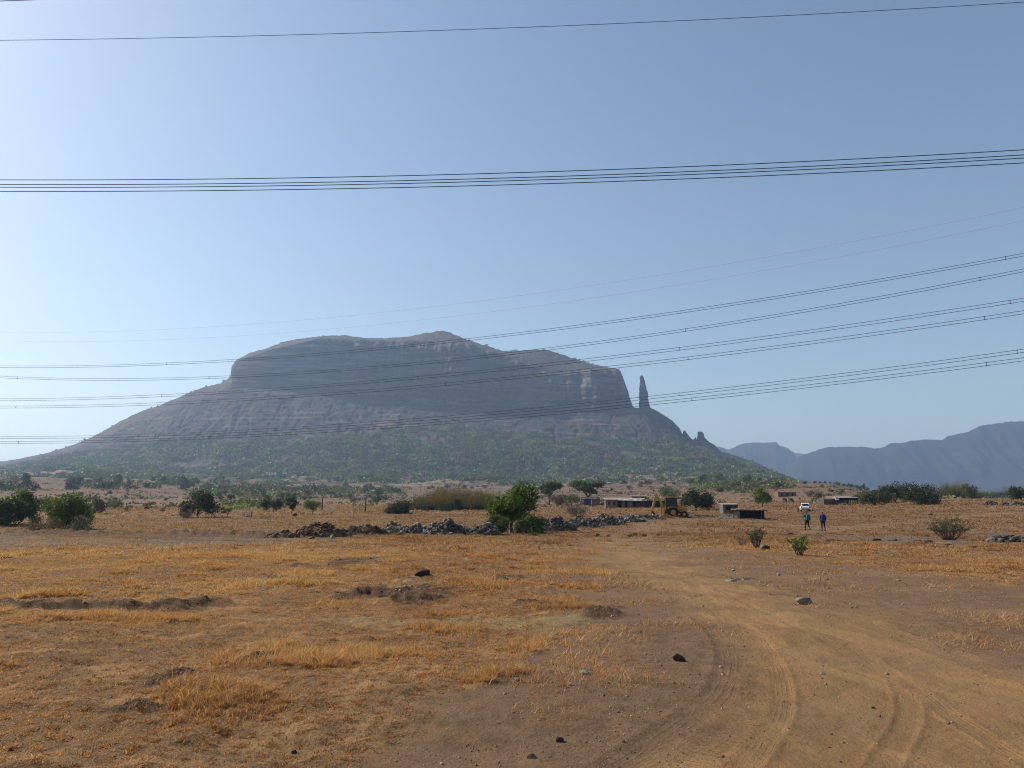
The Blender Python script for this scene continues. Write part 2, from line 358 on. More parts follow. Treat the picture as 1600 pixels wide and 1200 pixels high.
# ground material
def ground_material():
    m, t, b = newmat('ground_soil'); k = N(t)
    p = k.pos(); A = {q: k.attr(q).outputs['Fac'] for q in ('bare', 'orange', 'rock', 'dark', 'pale', 'tu', 'tv', 'tr', 'tl')}
    n_big = k.noise(.02, 5, .6, p); n_mid = k.noise(.35, 5, .65, p); n_sm = k.noise(4, 6, .7, p); n_fine = k.noise(38, 6, .75, p)
    vor = k.n('ShaderNodeTexVoronoi'); vor.inputs['Scale'].default_value = 26; k.l(p, vor.inputs['Vector'])
    # dry grass mat below the blades; its dark tone paints litter and shade
    g = k.mix(k.ramp(n_sm, .35, .68), (.075, .043, .023), (.235, .132, .060))
    g = k.mix(k.ramp(n_mid, .46, .60, 0, .85), g, (.115, .06, .03))
    g = k.mix(k.ramp(k.noise(.9, 4, .6, k.pos((1, 1.8, 1))), .52, .66, 0, .8), g, (.335, .19, .08))
    g = k.mix(k.ramp(n_big, .40, .62, 0, .6), g, (.16, .098, .055))
    g = k.mix(k.ramp(k.noise(.11, 4, .6, k.pos((1, 2.2, 1))), .56, .68, 0, .7), g, (.13, .082, .055))
    g = k.mix(k.ramp(n_fine, .3, .75, 0, .5), g, (.38, .25, .12))
    # bare soil
    s = k.mix(k.ramp(n_sm, .3, .7), (.13, .078, .045), (.185, .114, .064))
    s = k.mix(k.ramp(n_mid, .45, .7, 0, .7), s, (.225, .14, .079))
    s = k.mix(k.ramp(vor.outputs['Distance'], .0, .35, .35, 0), s, (.28, .20, .125))
    st = k.noise(1.1, 5, .6, k.pos((1.6, .5, 1)), 1.0)
    o = k.mix(k.ramp(st, .35, .65), (.225, .132, .058), (.295, .175, .078))
    o = k.mix(k.ramp(n_mid, .5, .72, 0, .6), o, (.18, .115, .07))
    of = k.math('MULTIPLY', A['orange'], k.ramp(k.noise(.45, 5, .65, k.pos((1, .55, 1))), .22, .50))
    s = k.mix(of, s, o)
    c = k.mix(A['bare'], g, s)
    c = k.mix(k.math('MULTIPLY', A['pale'], k.ramp(n_sm, .3, .6)), c, (.235, .175, .085))
    rk = k.mix(k.ramp(k.noise(2.2, 6, .7, k.pos((1, 2, 1))), .4, .6), (.07, .056, .046), (.16, .13, .105))
    c = k.mix(k.math('MULTIPLY', A['rock'], k.ramp(k.noise(.8, 6, .7, k.pos((.5, 1.5, 1))), .44, .54)), c, rk)
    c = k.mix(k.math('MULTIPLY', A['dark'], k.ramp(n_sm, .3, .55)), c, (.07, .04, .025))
    c = k.mix(k.ramp(n_fine, .6, .85, 0, .35), c, (.40, .29, .17)); c = k.mix(k.ramp(n_fine, .25, .42, .65, 0), c, (.05, .03, .02))  # pale flecks, then dark ones painted in for tiny shadows
    sepz = k.n('ShaderNodeSeparateXYZ'); k.l(p, sepz.inputs[0]); farz = k.ramp(sepz.outputs[2], 6, 14)
    tn = k.noise(1., 4, .6, k.pos((.006, .006, .55)), .8)
    c = k.mix(k.math('MULTIPLY', farz, k.ramp(tn, .52, .60, 0, .75)), c, (.075, .058, .036)); c = k.mix(k.math('MULTIPLY', farz, k.ramp(tn, .44, .40, 0, .6)), c, (.30, .20, .12)); c = k.mix(k.math('MULTIPLY', farz, .6), c, (.115, .075, .05))
    sepd = k.n('ShaderNodeVectorMath', operation='LENGTH'); k.l(p, sepd.inputs[0]); fd = k.ramp(sepd.outputs['Value'], 35, 110)
    c = k.mix(k.math('MULTIPLY', fd, k.ramp(k.noise(.06, 5, .65, k.pos((1, 2.6, 1))), .40, .60, .15, .8)), c, (.15, .095, .058)); c = k.mix(k.math('MULTIPLY', fd, k.ramp(k.noise(.10, 5, .7, k.pos((.8, 3.2, 1))), .57, .66, 0, .8)), c, (.07, .048, .034))
    k.l(c, b.inputs['Base Color']); b.inputs['Roughness'].default_value = .95; b.inputs['Specular IOR Level'].default_value = .1
    # tyre tread pressed into the ruts
    au = k.math('ABSOLUTE', A['tu']); inr = k.ramp(au, 1.05, .85)
    v = k.math('ADD', k.math('MULTIPLY', A['tv'], 66.), k.math('MULTIPLY', A['tu'], 1.6))
    v = k.math('ADD', v, k.math('MULTIPLY', k.noise(2.6, 3, .6, p), 7.))
    lug = k.ramp(k.math('SINE', v), .1, .9); ribs = k.ramp(k.math('SINE', k.math('ADD', k.math('MULTIPLY', A['tu'], 13.), k.math('MULTIPLY', n_sm, 1.2))), .2, .9)
    wear = k.ramp(k.noise(2.2, 6, .75, p), .38, .58, .0, 1)
    tr = k.math('ADD', k.math('MULTIPLY', lug, k.math('MULTIPLY', A['tl'], 2.4)), k.math('MULTIPLY', ribs, A['tr']))
    tr = k.math('MULTIPLY', k.math('MULTIPLY', tr, inr), wear)
    h = k.math('ADD', k.math('MULTIPLY', n_sm, 1.6), k.math('MULTIPLY', n_fine, .7))
    b1 = k.bump(h, .8, .05); b2 = k.bump(vor.outputs['Distance'], .25, .02, b1); b3 = k.bump(tr, .6, -.0105, b2)
    k.l(b3, b.inputs['Normal'])
    return m
M_ground = ground_material()
GRID = {}
def build_ground():
    dense = np.arange(-42, 42.01, .15); coarse = np.arange(45, 316, 3.)
    az = np.radians(np.concatenate([dense, coarse])); rr = np.concatenate([[.4, .8, 1.2], np.exp(np.linspace(math.log(1.6), math.log(9600), 1150))])
    na, nr = len(az), len(rr)
    Rg, Az = np.meshgrid(rr, az, indexing='ij'); X = Rg*np.sin(Az); Y = Rg*np.cos(Az)
    z, A = ground_fields(X, Y)
    V = np.stack([X.ravel(), Y.ravel(), z], 1)
    i = np.arange(nr-1)[:, None]*na; j = np.arange(na)[None, :]; j2 = (j+1) % na
    q = np.stack([i+j, i+j2, i+na+j2, i+na+j], -1).reshape(-1, 4)[:, ::-1]
    c = len(V); V = np.vstack([V, [[0, 0, z[:na].mean()]]])
    tr = np.stack([np.full(na, c), np.roll(np.arange(na), -1), np.arange(na)], 1)
    AA = {k: np.append(v, v[0]) for k, v in A.items()}
    GRID.update(rr=rr, na=len(dense), da=.15, z=z.reshape(nr, na), A={k: v.reshape(nr, na) for k, v in A.items()})
    o = mesh_np('ground', V, q, tr, [M_ground], attrs=AA, smooth=True)
    o['kind'] = 'structure'; return o
build_ground()
def fast_fields(x, y):
    """the same height and masks, read off the built ground sheet"""
    rr = GRID['rr']; d = np.hypot(x, y); a = (np.degrees(np.arctan2(x, y))+42)/GRID['da']; a = np.clip(a, 0, GRID['na']-1.001)
    i = np.clip(np.searchsorted(rr, d, 'right')-1, 0, len(rr)-2); u = (d-rr[i])/(rr[i+1]-rr[i]); j = a.astype(int); v = a-j
    f = lambda Q: Q[i, j]*(1-u)*(1-v)+Q[i+1, j]*u*(1-v)+Q[i, j+1]*(1-u)*v+Q[i+1, j+1]*u*v
    return f(GRID['z']), {k: f(q) for k, q in GRID['A'].items()}
# ------------------------------------------------------------------ the mountain and the far ranges
def line(pts): a = np.array(pts, float); return lambda p: np.interp(p, a[:, 0], a[:, 1])
SIL = [(-700, 742), (-300, 735), (0, 722), (30, 718), (60, 713), (100, 700), (130, 690), (160, 675), (185, 660), (215, 645), (250, 633), (275, 623), (300, 612), (320, 605), (345, 599), (356, 592), (360, 588), (361, 574), (367, 565),
       (372, 561), (376, 559), (390, 551), (415, 545), (440, 535), (470, 529), (505, 525), (540, 524), (570, 528), (600, 528.5), (640, 526), (660, 521), (690, 517), (705, 520), (720, 527), (735, 533), (760, 540), (785, 548),
       (800, 548), (820, 547), (850, 546), (870, 551), (890, 558), (920, 567), (950, 574), (967, 576.5), (972, 586), (978, 602), (984, 622), (989, 636), (996, 638), (1015, 636), (1030, 644), (1050, 657), (1062, 669), (1067, 681),
       (1075, 686), (1085, 690), (1105, 690), (1115, 694), (1122, 701), (1126, 706), (1150, 712), (1180, 722), (1200, 732), (1220, 742), (1245, 750), (1275, 757), (1330, 775)]
sil = line(SIL)
def off(d): return lambda p: sil(p)+d
CB = [(-700, 745), (0, 727), (100, 707), (160, 684), (215, 656), (250, 643), (300, 624), (345, 610), (358, 606), (420, 608), (500, 615), (600, 627), (700, 637), (800, 641), (900, 641), (988, 641), (1015, 641), (1050, 663), (1070, 687), (1105, 698), (1126, 712), (1150, 718), (1200, 737), (1245, 753), (1330, 778)]
CT = [(-700, 743), (0, 723.5), (100, 702), (160, 677), (215, 647), (250, 635), (300, 614), (345, 601), (356, 594), (360, 590), (361, 577), (367, 567), (376, 562), (420, 547), (500, 529), (590, 532), (640, 535), (700, 538), (740, 542), (785, 556), (850, 586), (865, 589), (900, 583), (950, 577),
      (967, 579), (972, 588), (978, 604), (984, 624), (989, 638), (1015, 638), (1050, 659), (1067, 683), (1105, 692), (1126, 708), (1150, 714), (1200, 734), (1245, 751), (1330, 776)]
FT = [(-700, 748), (0, 733), (100, 716), (200, 703), (300, 695), (400, 685), (500, 677), (600, 672), (700, 673), (800, 681), (900, 689), (1000, 693), (1050, 695), (1100, 703), (1150, 722), (1200, 739), (1245, 754), (1330, 779)]
FB = [(-700, 752), (0, 741), (200, 739), (400, 743), (600, 743), (800, 746), (1000, 745), (1100, 744), (1200, 746), (1245, 757), (1330, 781)]
B1 = [(-700, 757), (0, 747), (200, 749), (400, 757), (600, 758), (800, 757), (1000, 753), (1200, 752), (1245, 760), (1330, 783)]
ROWS = [(1150, line(B1), 50), (1600, line(FB), 60), (2020, line(FT), 70), (2290, line(CB), 60), (2345, line(CT), 90), (2500, sil, 40)]
def swept(px, rows, backz, seed, noise_amp=1., first=None):
    """rows: (depth, line of photo heights, steps). Returns grid of points."""
    G = []
    for k, (Y, fn, st) in enumerate(rows):
        G.append(np.array([at(p, float(fn(p)), Y)[:] for p in px]))
    top = G[-1]
    for Y, fz in backz: G.append(np.stack([top[:, 0]*Y/rows[-1][0], np.full(len(px), Y), top[:, 2]*fz-3], 1))
    if first is not None:
        f0 = G[0]*np.array([first/rows[0][0], 0, 0]); f0[:, 1] = first; f0[:, 2] = gbase(f0[:, 0], f0[:, 1])-6; G.insert(0, f0)
    return G
px = np.concatenate([np.arange(-700, 0, 8), np.arange(0, 1331, 1.6)])
G = swept(px, ROWS, ((2750, .93), (3200, .6), (4000, .0)), 1, first=930)
steps = [24, 50, 70, 70, 110, 40, 14, 8, 8]
fine = []; tt = []
for k in range(len(G)-1):
    n = steps[k]
    for j in range(n):
        t = j/n
        # gentle cubic blend of the rows
        p0 = G[max(k-1, 0)]; p1 = G[k]; p2 = G[k+1]; p3 = G[min(k+2, len(G)-1)]
        lin = p1*(1-t)+p2*t
        fine.append(lin); tt.append(k+t)
fine.append(G[-1]); tt.append(len(G)-1.)
MV = np.array(fine); MT = np.array(tt)[:, None]*np.ones((1, len(px)))
# smooth the joints a little along the rows (not at the cliff lip)
for it in range(3):
    a = MV.copy(); wgt = np.where((MT[1:-1] < 3.9), .5, 0)[..., None]
    MV[1:-1] = a[1:-1]*(1-wgt)+(a[:-2]+a[2:])*.5*wgt
X, Y, Z = MV[..., 0].copy(), MV[..., 1].copy(), MV[..., 2].copy()
cliff = sstep(3.9, 4.05, MT)*sstep(5.35, 4.98, MT)*sstep(-700, -400, X)*sstep(560, 520, X)
slope = sstep(.6, 1.2, MT)*sstep(4.1, 3.8, MT)
# ribs and gullies run down the fall line; ledges run level
rib = fbm(X/70, Z/420, 5, 71)
rib2 = fbm(X/26, Z/95, 4, 75)
ledge = perlin(Z/17+.4*perlin(X/160, Z/60, 77), X/700, 78)
Y += cliff*(34*rib+9*rib2+13*ledge)
Y += -cliff*sstep(420, 330, X)*0
Z += cliff*(3*perlin(X/22, Y/30, 79))
# terraces in the long slopes
gul = 1-np.abs(fbm(X/120, Y/420, 4, 81))*2.
Z += slope*(8*fbm(X/130, Y/330, 4, 82)-4*sstep(.72, 1., gul)*sstep(1.4, 2.2, MT))
Z += slope*3.2*fbm(X/26, Y/30, 3, 83)
tz = Z/15.; Z += sstep(2.6, 3.2, MT)*sstep(4.05, 3.9, MT)*3.5*(sstep(.2, .8, tz-np.floor(tz))-(tz-np.floor(tz)))
topn = sstep(4.98, 5.2, MT)
Z += topn*(2.0*fbm(X/16, Y/40, 3, 84))*sstep(6.5, 6, MT)
# bedding steps on the end cliffs, where the flank meets the sky
X += cliff*4.*perlin(Z/11, X/60, 85)*np.maximum(sstep(480, 540, X*2400/Y), sstep(-930, -1010, X*2400/Y)*0+0)
M_SURF = np.stack([X, Y, Z], -1)
def mountain_material(name, dk=1.):
    m, t, b = newmat(name); k = N(t)
    p = k.pos(); zone = k.attr('zone').outputs['Fac']
    st = k.noise(.05, 5, .65, k.pos((.12, .12, 1.6)), .6)      # level strata of the basalt flows
    n1 = k.noise(.012, 5, .65, p); n2 = k.noise(.07, 5, .7, p)
    sep = k.n('ShaderNodeSeparateXYZ'); k.l(k.n('ShaderNodeNewGeometry').outputs['True Normal'], sep.inputs[0]); up = sep.outputs[2]
    rock = k.mix(k.ramp(st, .45, .57), (.026, .025, .026), (.125, .108, .095))
    rock = k.mix(k.ramp(n2, .5, .75, 0, .5), rock, (.15, .12, .095))
    gr = k.mix(k.ramp(n2, .35, .65), (.075, .055, .04), (.14, .098, .066))
    gr = k.mix(k.ramp(n1, .45, .65, 0, .7), gr, (.09, .075, .045))
    fl = k.mix(k.ramp(k.noise(.03, 6, .7, k.pos((.45, 1.6, 1))), .4, .62), (.11, .072, .045), (.215, .14, .085))
    tn = k.noise(1., 4, .6, k.pos((.005, .005, .22)), .8)
    fl = k.mix(k.ramp(tn, .52, .60, 0, .7), fl, (.07, .058, .038)); fl = k.mix(k.ramp(tn, .43, .38, 0, .55), fl, (.27, .185, .115))
    gr = k.mix(k.ramp(zone, 2.9, 3.3), gr, k.mix(k.ramp(n2, .4, .62), (.04, .033, .027), (.095, .068, .048)))
    c = k.mix(k.ramp(up, .45, .78), rock, gr)
    mid = k.mix(k.ramp(n2, .35, .65), (.022, .020, .018), (.055, .044, .034))  # scree colour darkened to hold the shade on this slope
    mid = k.mix(k.ramp(st, .55, .64, 0, .75), mid, (.15, .10, .07))
    c = k.mix(k.math('MULTIPLY', k.ramp(zone, 4.05, 3.9), k.ramp(zone, 2.3, 2.7)), c, mid)
    c = k.mix(k.ramp(zone, 3.15, 2.95), c, k.mix(k.ramp(n2, .3, .7), (.045, .042, .026), (.085, .07, .042)))
    c = k.mix(k.ramp(zone, 2.25, 1.85), c, fl)
    c = k.mix(1., c, (dk, dk, dk*1.05), 'MULTIPLY'); k.l(c, b.inputs['Base Color']); b.inputs['Roughness'].default_value = .95
    k.l(k.bump(k.math('ADD', n2, st), .7, 6.), b.inputs['Normal'])
    return m
M_mount = mountain_material('mountain_rock'); M_far = mountain_material('far_rock', .30)
def grid_obj(name, P, mats, attrs=None, smooth=True):
    a, b = P.shape[:2]; i = np.arange(a-1)[:, None]*b; j = np.arange(b-1)[None, :]
    q = np.stack([i+j, i+j+1, i+b+j+1, i+b+j], -1).reshape(-1, 4)
    o = mesh_np(name, P.reshape(-1, 3), q, None, mats, attrs=attrs, smooth=smooth); o['kind'] = 'structure'; return o
grid_obj('mountain', M_SURF, [M_mount], {'zone': MT.ravel()})
# standing pinnacles on the right shoulder
def pinnacle(name, prof, Y, seed, depth=.8):
    """prof: rows of (py, left px, right px), top first"""
    pr = np.array(prof, float); ys = np.linspace(pr[0, 0], pr[-1, 0], 46)
    L = np.interp(ys, pr[:, 0], pr[:, 1]); Rr = np.interp(ys, pr[:, 0], pr[:, 2]); n = 40; V = []
    for r_, (py, l, r2) in enumerate(zip(ys, L, Rr)):
        a = at(l, py, Y); b = at(r2, py, Y); c = (a+b)/2; hw = (b.x-a.x)/2
        th = np.arange(n)/n*2*np.pi
        k = 1+.17*perlin(np.cos(th)*1.6+seed, c.z/9.+np.sin(th)*1.6, seed)+.10*perlin(np.cos(th)*4+seed, c.z/3., seed+3)
        if r_ == 0: k = k*.35
        V.append(np.stack([c.x+hw*k*np.cos(th), Y+hw*depth*k*np.sin(th), np.full(n, c.z)+.6*perlin(np.cos(th)*2, np.sin(th)*2+r_, seed)], 1))
    V = np.array(V); i = np.arange(len(ys)-1)[:, None]*n; j = np.arange(n)[None, :]
    q = np.stack([i+j, i+n+j, i+n+(j+1) % n, i+(j+1) % n], -1).reshape(-1, 4); V = V.reshape(-1, 3)
    c = len(V); V = np.vstack([V, V[:n].mean(0)+[0, 0, .8]]); tr = np.stack([np.full(n, c), np.arange(n), np.roll(np.arange(n), -1)], 1)
    o = mesh_np(name, V, q, tr, [M_mount], attrs={'zone': np.full(len(V), 4.5)}, smooth=True); o['kind'] = 'structure'; return o
pinnacle('rock_pinnacle', [(586.5, 1000.5, 1004), (589, 999.7, 1006), (593, 1000.2, 1006.6), (599, 999.6, 1008), (605, 999.2, 1010.2), (615, 999, 1011.5), (628, 998.6, 1013.2), (636, 998.4, 1015), (645, 996, 1019), (660, 990, 1026)], 2440, 3, 1.1)
pinnacle('rock_pinnacle', [(674.5, 1091, 1096.5), (677, 1090, 1099), (683, 1089.7, 1101), (688, 1089, 1105), (692, 1086, 1109), (700, 1080, 1116)], 2440, 9, .9)
pinnacle('rock_pinnacle', [(672.5, 1068.6, 1070.2), (676, 1067, 1072.5), (683, 1065, 1078), (692, 1062, 1085)], 2440, 14, .9)
pinnacle('rock_pinnacle', [(683.5, 1086, 1087.6), (687, 1084.5, 1088.5), (694, 1082, 1090)], 2440, 19, .9)

def far_range(name, pts, Y, x0, x1, step, seed, foot=1.02, wob=1.):
    f = line(pts); p = np.arange(x0, x1, step); top = np.array([at(q, float(f(q)), Y)[:] for q in p])
    rows = []; K = 60
    for k in range(K):
        t = k/(K-1)          # foot -> crest: talus, then a steep scarp
        zt = np.interp(t, [0, .45, .55, .9, 1], [0, .38, .62, .93, 1]); yt = np.interp(t, [0, .45, .55, .9, 1], [-.22, -.07, -.05, -.012, 0])
        P = top.copy(); P[:, 1] = Y*(1+yt); P[:, 0] = top[:, 0]*(1+yt); P[:, 2] = top[:, 2]*zt-10*(1-t)
        P[:, 1] += (wob*190*fbm(P[:, 0]/520, P[:, 2]/1500, 4, seed)+25*fbm(P[:, 0]/70, P[:, 2]/160, 3, seed+4))*min(1, 3*(1-t))
        P[:, 2] += 4*fbm(P[:, 0]/60, P[:, 1]/60, 3, seed+8)*min(1, t*3)
        rows.append(P)
    for yt, zt in ((.05, .9), (.15, 0)):
        P = top.copy(); P[:, 1] = Y*(1+yt); P[:, 0] *= 1+yt; P[:, 2] = top[:, 2]*zt-8; rows.append(P)
    P = np.array(rows); return grid_obj(name, P, [M_far], {'zone': np.full(P.shape[:2], 4.5).ravel()})
far_range('hills', [(1040, 745), (1090, 718), (1118, 700), (1123, 698), (1130, 700), (1138, 703), (1150, 697), (1165, 692), (1180, 691.5), (1213, 691.5), (1218, 696), (1232, 700), (1234, 703), (1240, 706), (1246, 716), (1252, 735), (1262, 752), (1290, 775)], 6200, 1040, 1291, 1.5, 101, wob=.6)
far_range('hills', [(1150, 745), (1200, 712), (1236, 706.5), (1250, 708.5), (1262, 710), (1300, 716), (1400, 730), (1500, 745)], 8000, 1150, 1500, 3, 131, wob=.5)
far_range('hills', [(1180, 775), (1215, 745), (1240, 722), (1252, 712), (1265, 707.5), (1280, 702), (1295, 698.5), (1345, 698), (1365, 700.5), (1378, 699.5), (1392, 692.5), (1415, 691.5), (1425, 688), (1445, 687.5), (1472, 687), (1480, 682),
                    (1500, 677), (1515, 674), (1525, 669), (1532, 665), (1550, 662.5), (1570, 659.5), (1600, 658), (1680, 655), (1760, 661), (1850, 680), (2000, 700), (2300, 720), (2500, 735)], 5300, 1180, 2500, 2.5, 151)
far_range('hills', [(-1500, 735), (-1000, 720), (-700, 728), (-500, 715), (-350, 722), (-250, 735), (-150, 745), (-60, 750)], 6500, -1500, -60, 6, 171)

def surf_sample(n, t0, t1, seed, x0=-300, x1=1300):
    """random points of the mountain between profile rows t0 and t1"""
    g = np.random.default_rng(seed)
    r0 = np.searchsorted(MT[:, 0], t0); r1 = np.searchsorted(MT[:, 0], t1)
    c0 = np.searchsorted(px, x0); c1 = min(np.searchsorted(px, x1), len(px)-2)
    a = g.uniform(r0, r1-1, n); b = g.uniform(c0, c1, n); i = a.astype(int); j = b.astype(int)
    u = (a-i)[:, None]; v = (b-j)[:, None]
    P = (M_SURF[i, j]*(1-u)*(1-v)+M_SURF[i+1, j]*u*(1-v)+M_SURF[i, j+1]*(1-u)*v+M_SURF[i+1, j+1]*u*v)
    return P, MT[i, 0]+a-i-0*a
# ------------------------------------------------------------------ vegetation builders
def rot_quads(C, size, g, flat=0., asp=.6):
    """randomly turned leaf quads at centres C"""
    n = len(C); a = g.normal(size=(n, 3)); a /= np.linalg.norm(a, axis=1)[:, None]
    b = g.normal(size=(n, 3)); b -= (b*a).sum(1)[:, None]*a; b /= np.linalg.norm(b, axis=1)[:, None]
    s = (size*g.uniform(.6, 1.3, n))[:, None]; a = a*s*.5; b = b*s*.5*asp
    V = np.stack([C-a, C+b*.9-a*.1, C+a, C-b*.9+a*.05], 1).reshape(-1, 3)
    return V, np.arange(4*n).reshape(-1, 4)
PAL = {  # leaf colours: two or three tones of each kind
 'green': [(.065, .10, .022), (.10, .145, .028), (.045, .07, .018)],
 'bright': [(.09, .14, .022), (.13, .18, .03), (.06, .10, .02)],
 'dark': [(.027, .042, .012), (.046, .064, .017), (.017, .027, .009)],
 'olive': [(.075, .078, .03), (.11, .105, .045), (.05, .052, .022)],
 'brown': [(.12, .085, .05), (.16, .12, .07), (.09, .06, .035)],
 'grey': [(.085, .085, .062), (.12, .12, .09), (.06, .058, .045)]}
def leafcol(C, pal, g, sc):
    P = np.array(PAL[pal]); f = perlin(C[:, 0]/sc+3.3, C[:, 2]/sc+C[:, 1]/sc*.7, 11)+g.normal(0, .25, len(C))
    c = np.where((f > .18)[:, None], P[1], np.where((f < -.2)[:, None], P[2], P[0]))
    return c*g.uniform(.8, 1.2, (len(C), 1))
def blobs_for(style, w, h, g):
    B = []
    if style == 'round':
        n = 16
        for i in range(n):
            a = g.uniform(0, 6.28); r = w*.5*.72*math.sqrt(g.uniform(0, 1)); z = h*g.uniform(.34, .86); q = g.uniform(.08, .23)*w*(1.15-.5*abs(z/h-.6))
            zr = 1-((z/h-.62)/.5)**2; B.append((r*math.cos(a)*max(zr, .3), r*math.sin(a)*max(zr, .3), z, q, q, q*.75))
    elif style == 'bush':
        for i in range(16):
            a = g.uniform(0, 6.28); r = w*.5*.78*math.sqrt(g.uniform(0, 1)); z = h*g.uniform(.15, .8)*(1-.45*(r/(w*.5))**2); q = g.uniform(.11, .26)*w
            q = min(q, h*.36); B.append((r*math.cos(a), r*math.sin(a), z, q, q, q*.8))
    elif style == 'open':
        for i in range(13):
            a = g.uniform(0, 6.28); r = w*.5*.8*math.sqrt(g.uniform(.05, 1)); z = h*g.uniform(.5, .88); q = g.uniform(.09, .18)*w
            B.append((r*math.cos(a), r*math.sin(a), z, q, q, q*.6))
    return B
def cloud(B, n, size, pal, g, csc=.8):
    B = np.array(B); wt = B[:, 3]**2; wt /= wt.sum(); idx = g.choice(len(B), n, p=wt)
    d = g.normal(size=(n, 3)); d /= np.linalg.norm(d, axis=1)[:, None]
    r = g.uniform(.25, 1, n)**.5*g.normal(1, .22, n); C = B[idx, :3]+d*r[:, None]*B[idx, 3:6]
    C[:, 2] = np.maximum(C[:, 2], .03)
    V, Q = rot_quads(C, size, g); c = leafcol(C, pal, g, csc)
    return V, Q, np.repeat(c, 4, 0)
def limbs(B, h, w, g, style):
    mb = MB(); r0 = max(.03, .028*h) if style != 'bush' else max(.02, .02*h)
    fork = h*(.32 if style != 'bush' else .1); lean = Vector((g.normal(0, .04)*h, g.normal(0, .04)*h, fork))
    mb.tube([(0, 0, -.15), lean*.5+Vector((g.normal(0, .02)*h, 0, 0)), lean], [r0*1.3, r0, r0*.85], 7)
    for b in B[:9]:
        e = Vector(b[:3]); m = lean.lerp(e, .5)+Vector((g.normal(0, .03)*h, g.normal(0, .03)*h, .04*h))
        mb.tube([lean-Vector((0, 0, .02*h)), m, e], [r0*.6, r0*.4, r0*.12], 5)
    return mb
def tree_meshes(style, w, h, leaves, size, pal, seed):
    g = np.random.default_rng(seed); B = blobs_for(style, w, h, g)
    return B, cloud(B, int(leaves*1.6), size, pal, g, w*.13), limbs(B, h, w, g, style)
def tree(name, label, cat, px_, py_, wpx, hpx, style, pal, leaves=3500, size=.16, seed=1, group=None, loc=None, dmax=1200.):
    P = ground_pt(px_, py_, dmax) if loc is None else Vector(loc)
    k = P.y/1243.*1.0; w_ = wpx*k*1.24; h_ = hpx*k*1.17
    B, (V, Q, c), mb = tree_meshes(style, w_, h_, leaves, 1.25*size*h_/4., pal, seed)
    t = thing(name, label, cat, P-Vector((0, 0, .05)), 0, group)
    mb.build('trunk', M_bark, t, smooth=True)
    mesh_np('crown', V, Q, None, [M_leaf], t, col=c)
    return t
# ------------------------------------------------------------------ forest and scrub that read as one mass
M_leaf_far = leafmat('distant_foliage', .2)
def tuft_mass(name, P, rad, hgt, nq, qs, pals, probs, seed, label=None, cat=None):
    g = np.random.default_rng(seed); n = len(P)
    rad = rad*np.exp(g.normal(-.05, .32, n)); hgt = hgt*g.uniform(.6, 1.3, n)
    d = g.normal(size=(n, nq, 3)); d /= np.linalg.norm(d, axis=2)[..., None]; d[..., 2] = np.abs(d[..., 2])*.9+.05
    r = g.uniform(.3, 1, (n, nq, 1))**.5
    C = P[:, None, :]+d*r*np.stack([rad, rad, hgt], 1)[:, None, :]
    C = C.reshape(-1, 3); s = np.repeat(rad*qs, nq)
    V, Q = rot_quads(C, s, g, asp=.8)
    f = perlin(P[:, 0]/85, P[:, 1]/110, seed)*1.6+.6*perlin(P[:, 0]/30, P[:, 1]/35, seed+1)+g.normal(0, .18, n)
    order = np.clip(np.searchsorted(np.cumsum(probs), (f-f.min())/(np.ptp(f)+1e-6)), 0, len(pals)-1)
    base = np.array([(np.array(PAL[q][0])+PAL[q][1])/2 for q in pals])[order]*np.exp(.75*perlin(P[:, 0]/40+5, P[:, 1]/45, seed+2)[:, None]+g.normal(0., .22, (n, 1)))
    c = np.repeat(base, nq, 0)*g.uniform(.8, 1.25, (n*nq, 1))
    o = mesh_np(name, V, Q, None, [M_leaf_far], col=np.repeat(c, 4, 0)); o['kind'] = 'stuff'
    if label: o['label'] = label; o['category'] = cat
    return o
def keep(P, fld, thr, g, soft=.15): return P[fld > thr+g.normal(0, soft, len(P))]
g0 = np.random.default_rng(11)
P, T = surf_sample(17000, 1.85, 3.12, 12)
f = 1.15*fbm(P[:, 0]/150, P[:, 1]/150, 4, 91); edge = sstep(1.95, 2.6, T)+sstep(3.14, 2.95, T)-1
Pf = P[f+.7*edge > .0+g0.normal(0, .16, len(P))]
P2, T2 = surf_sample(9000, .9, 1.95, 13); f2 = fbm(P2[:, 0]/150, P2[:, 1]/110, 4, 92)
Pf = np.vstack([Pf, P2[f2 > .34+g0.normal(0, .2, len(P2))]])
tuft_mass('forest', Pf, 6.8, 8.5, 34, .48, ['brown', 'olive', 'green', 'bright'], [.22, .22, .38, .18], 14, 'hazy green forest covering the lower slope of the mountain', 'forest')
P3, T3 = surf_sample(9000, .6, 4.0, 15); f3 = fbm(P3[:, 0]/100, P3[:, 1]/60, 4, 93)
P3 = P3[f3 > -.05+g0.normal(0, .3, len(P3))]
P4, T4 = surf_sample(900, 5.05, 6.0, 16); P4 = P4[perlin(P4[:, 0]/90, P4[:, 1]/60, 94) > .05]
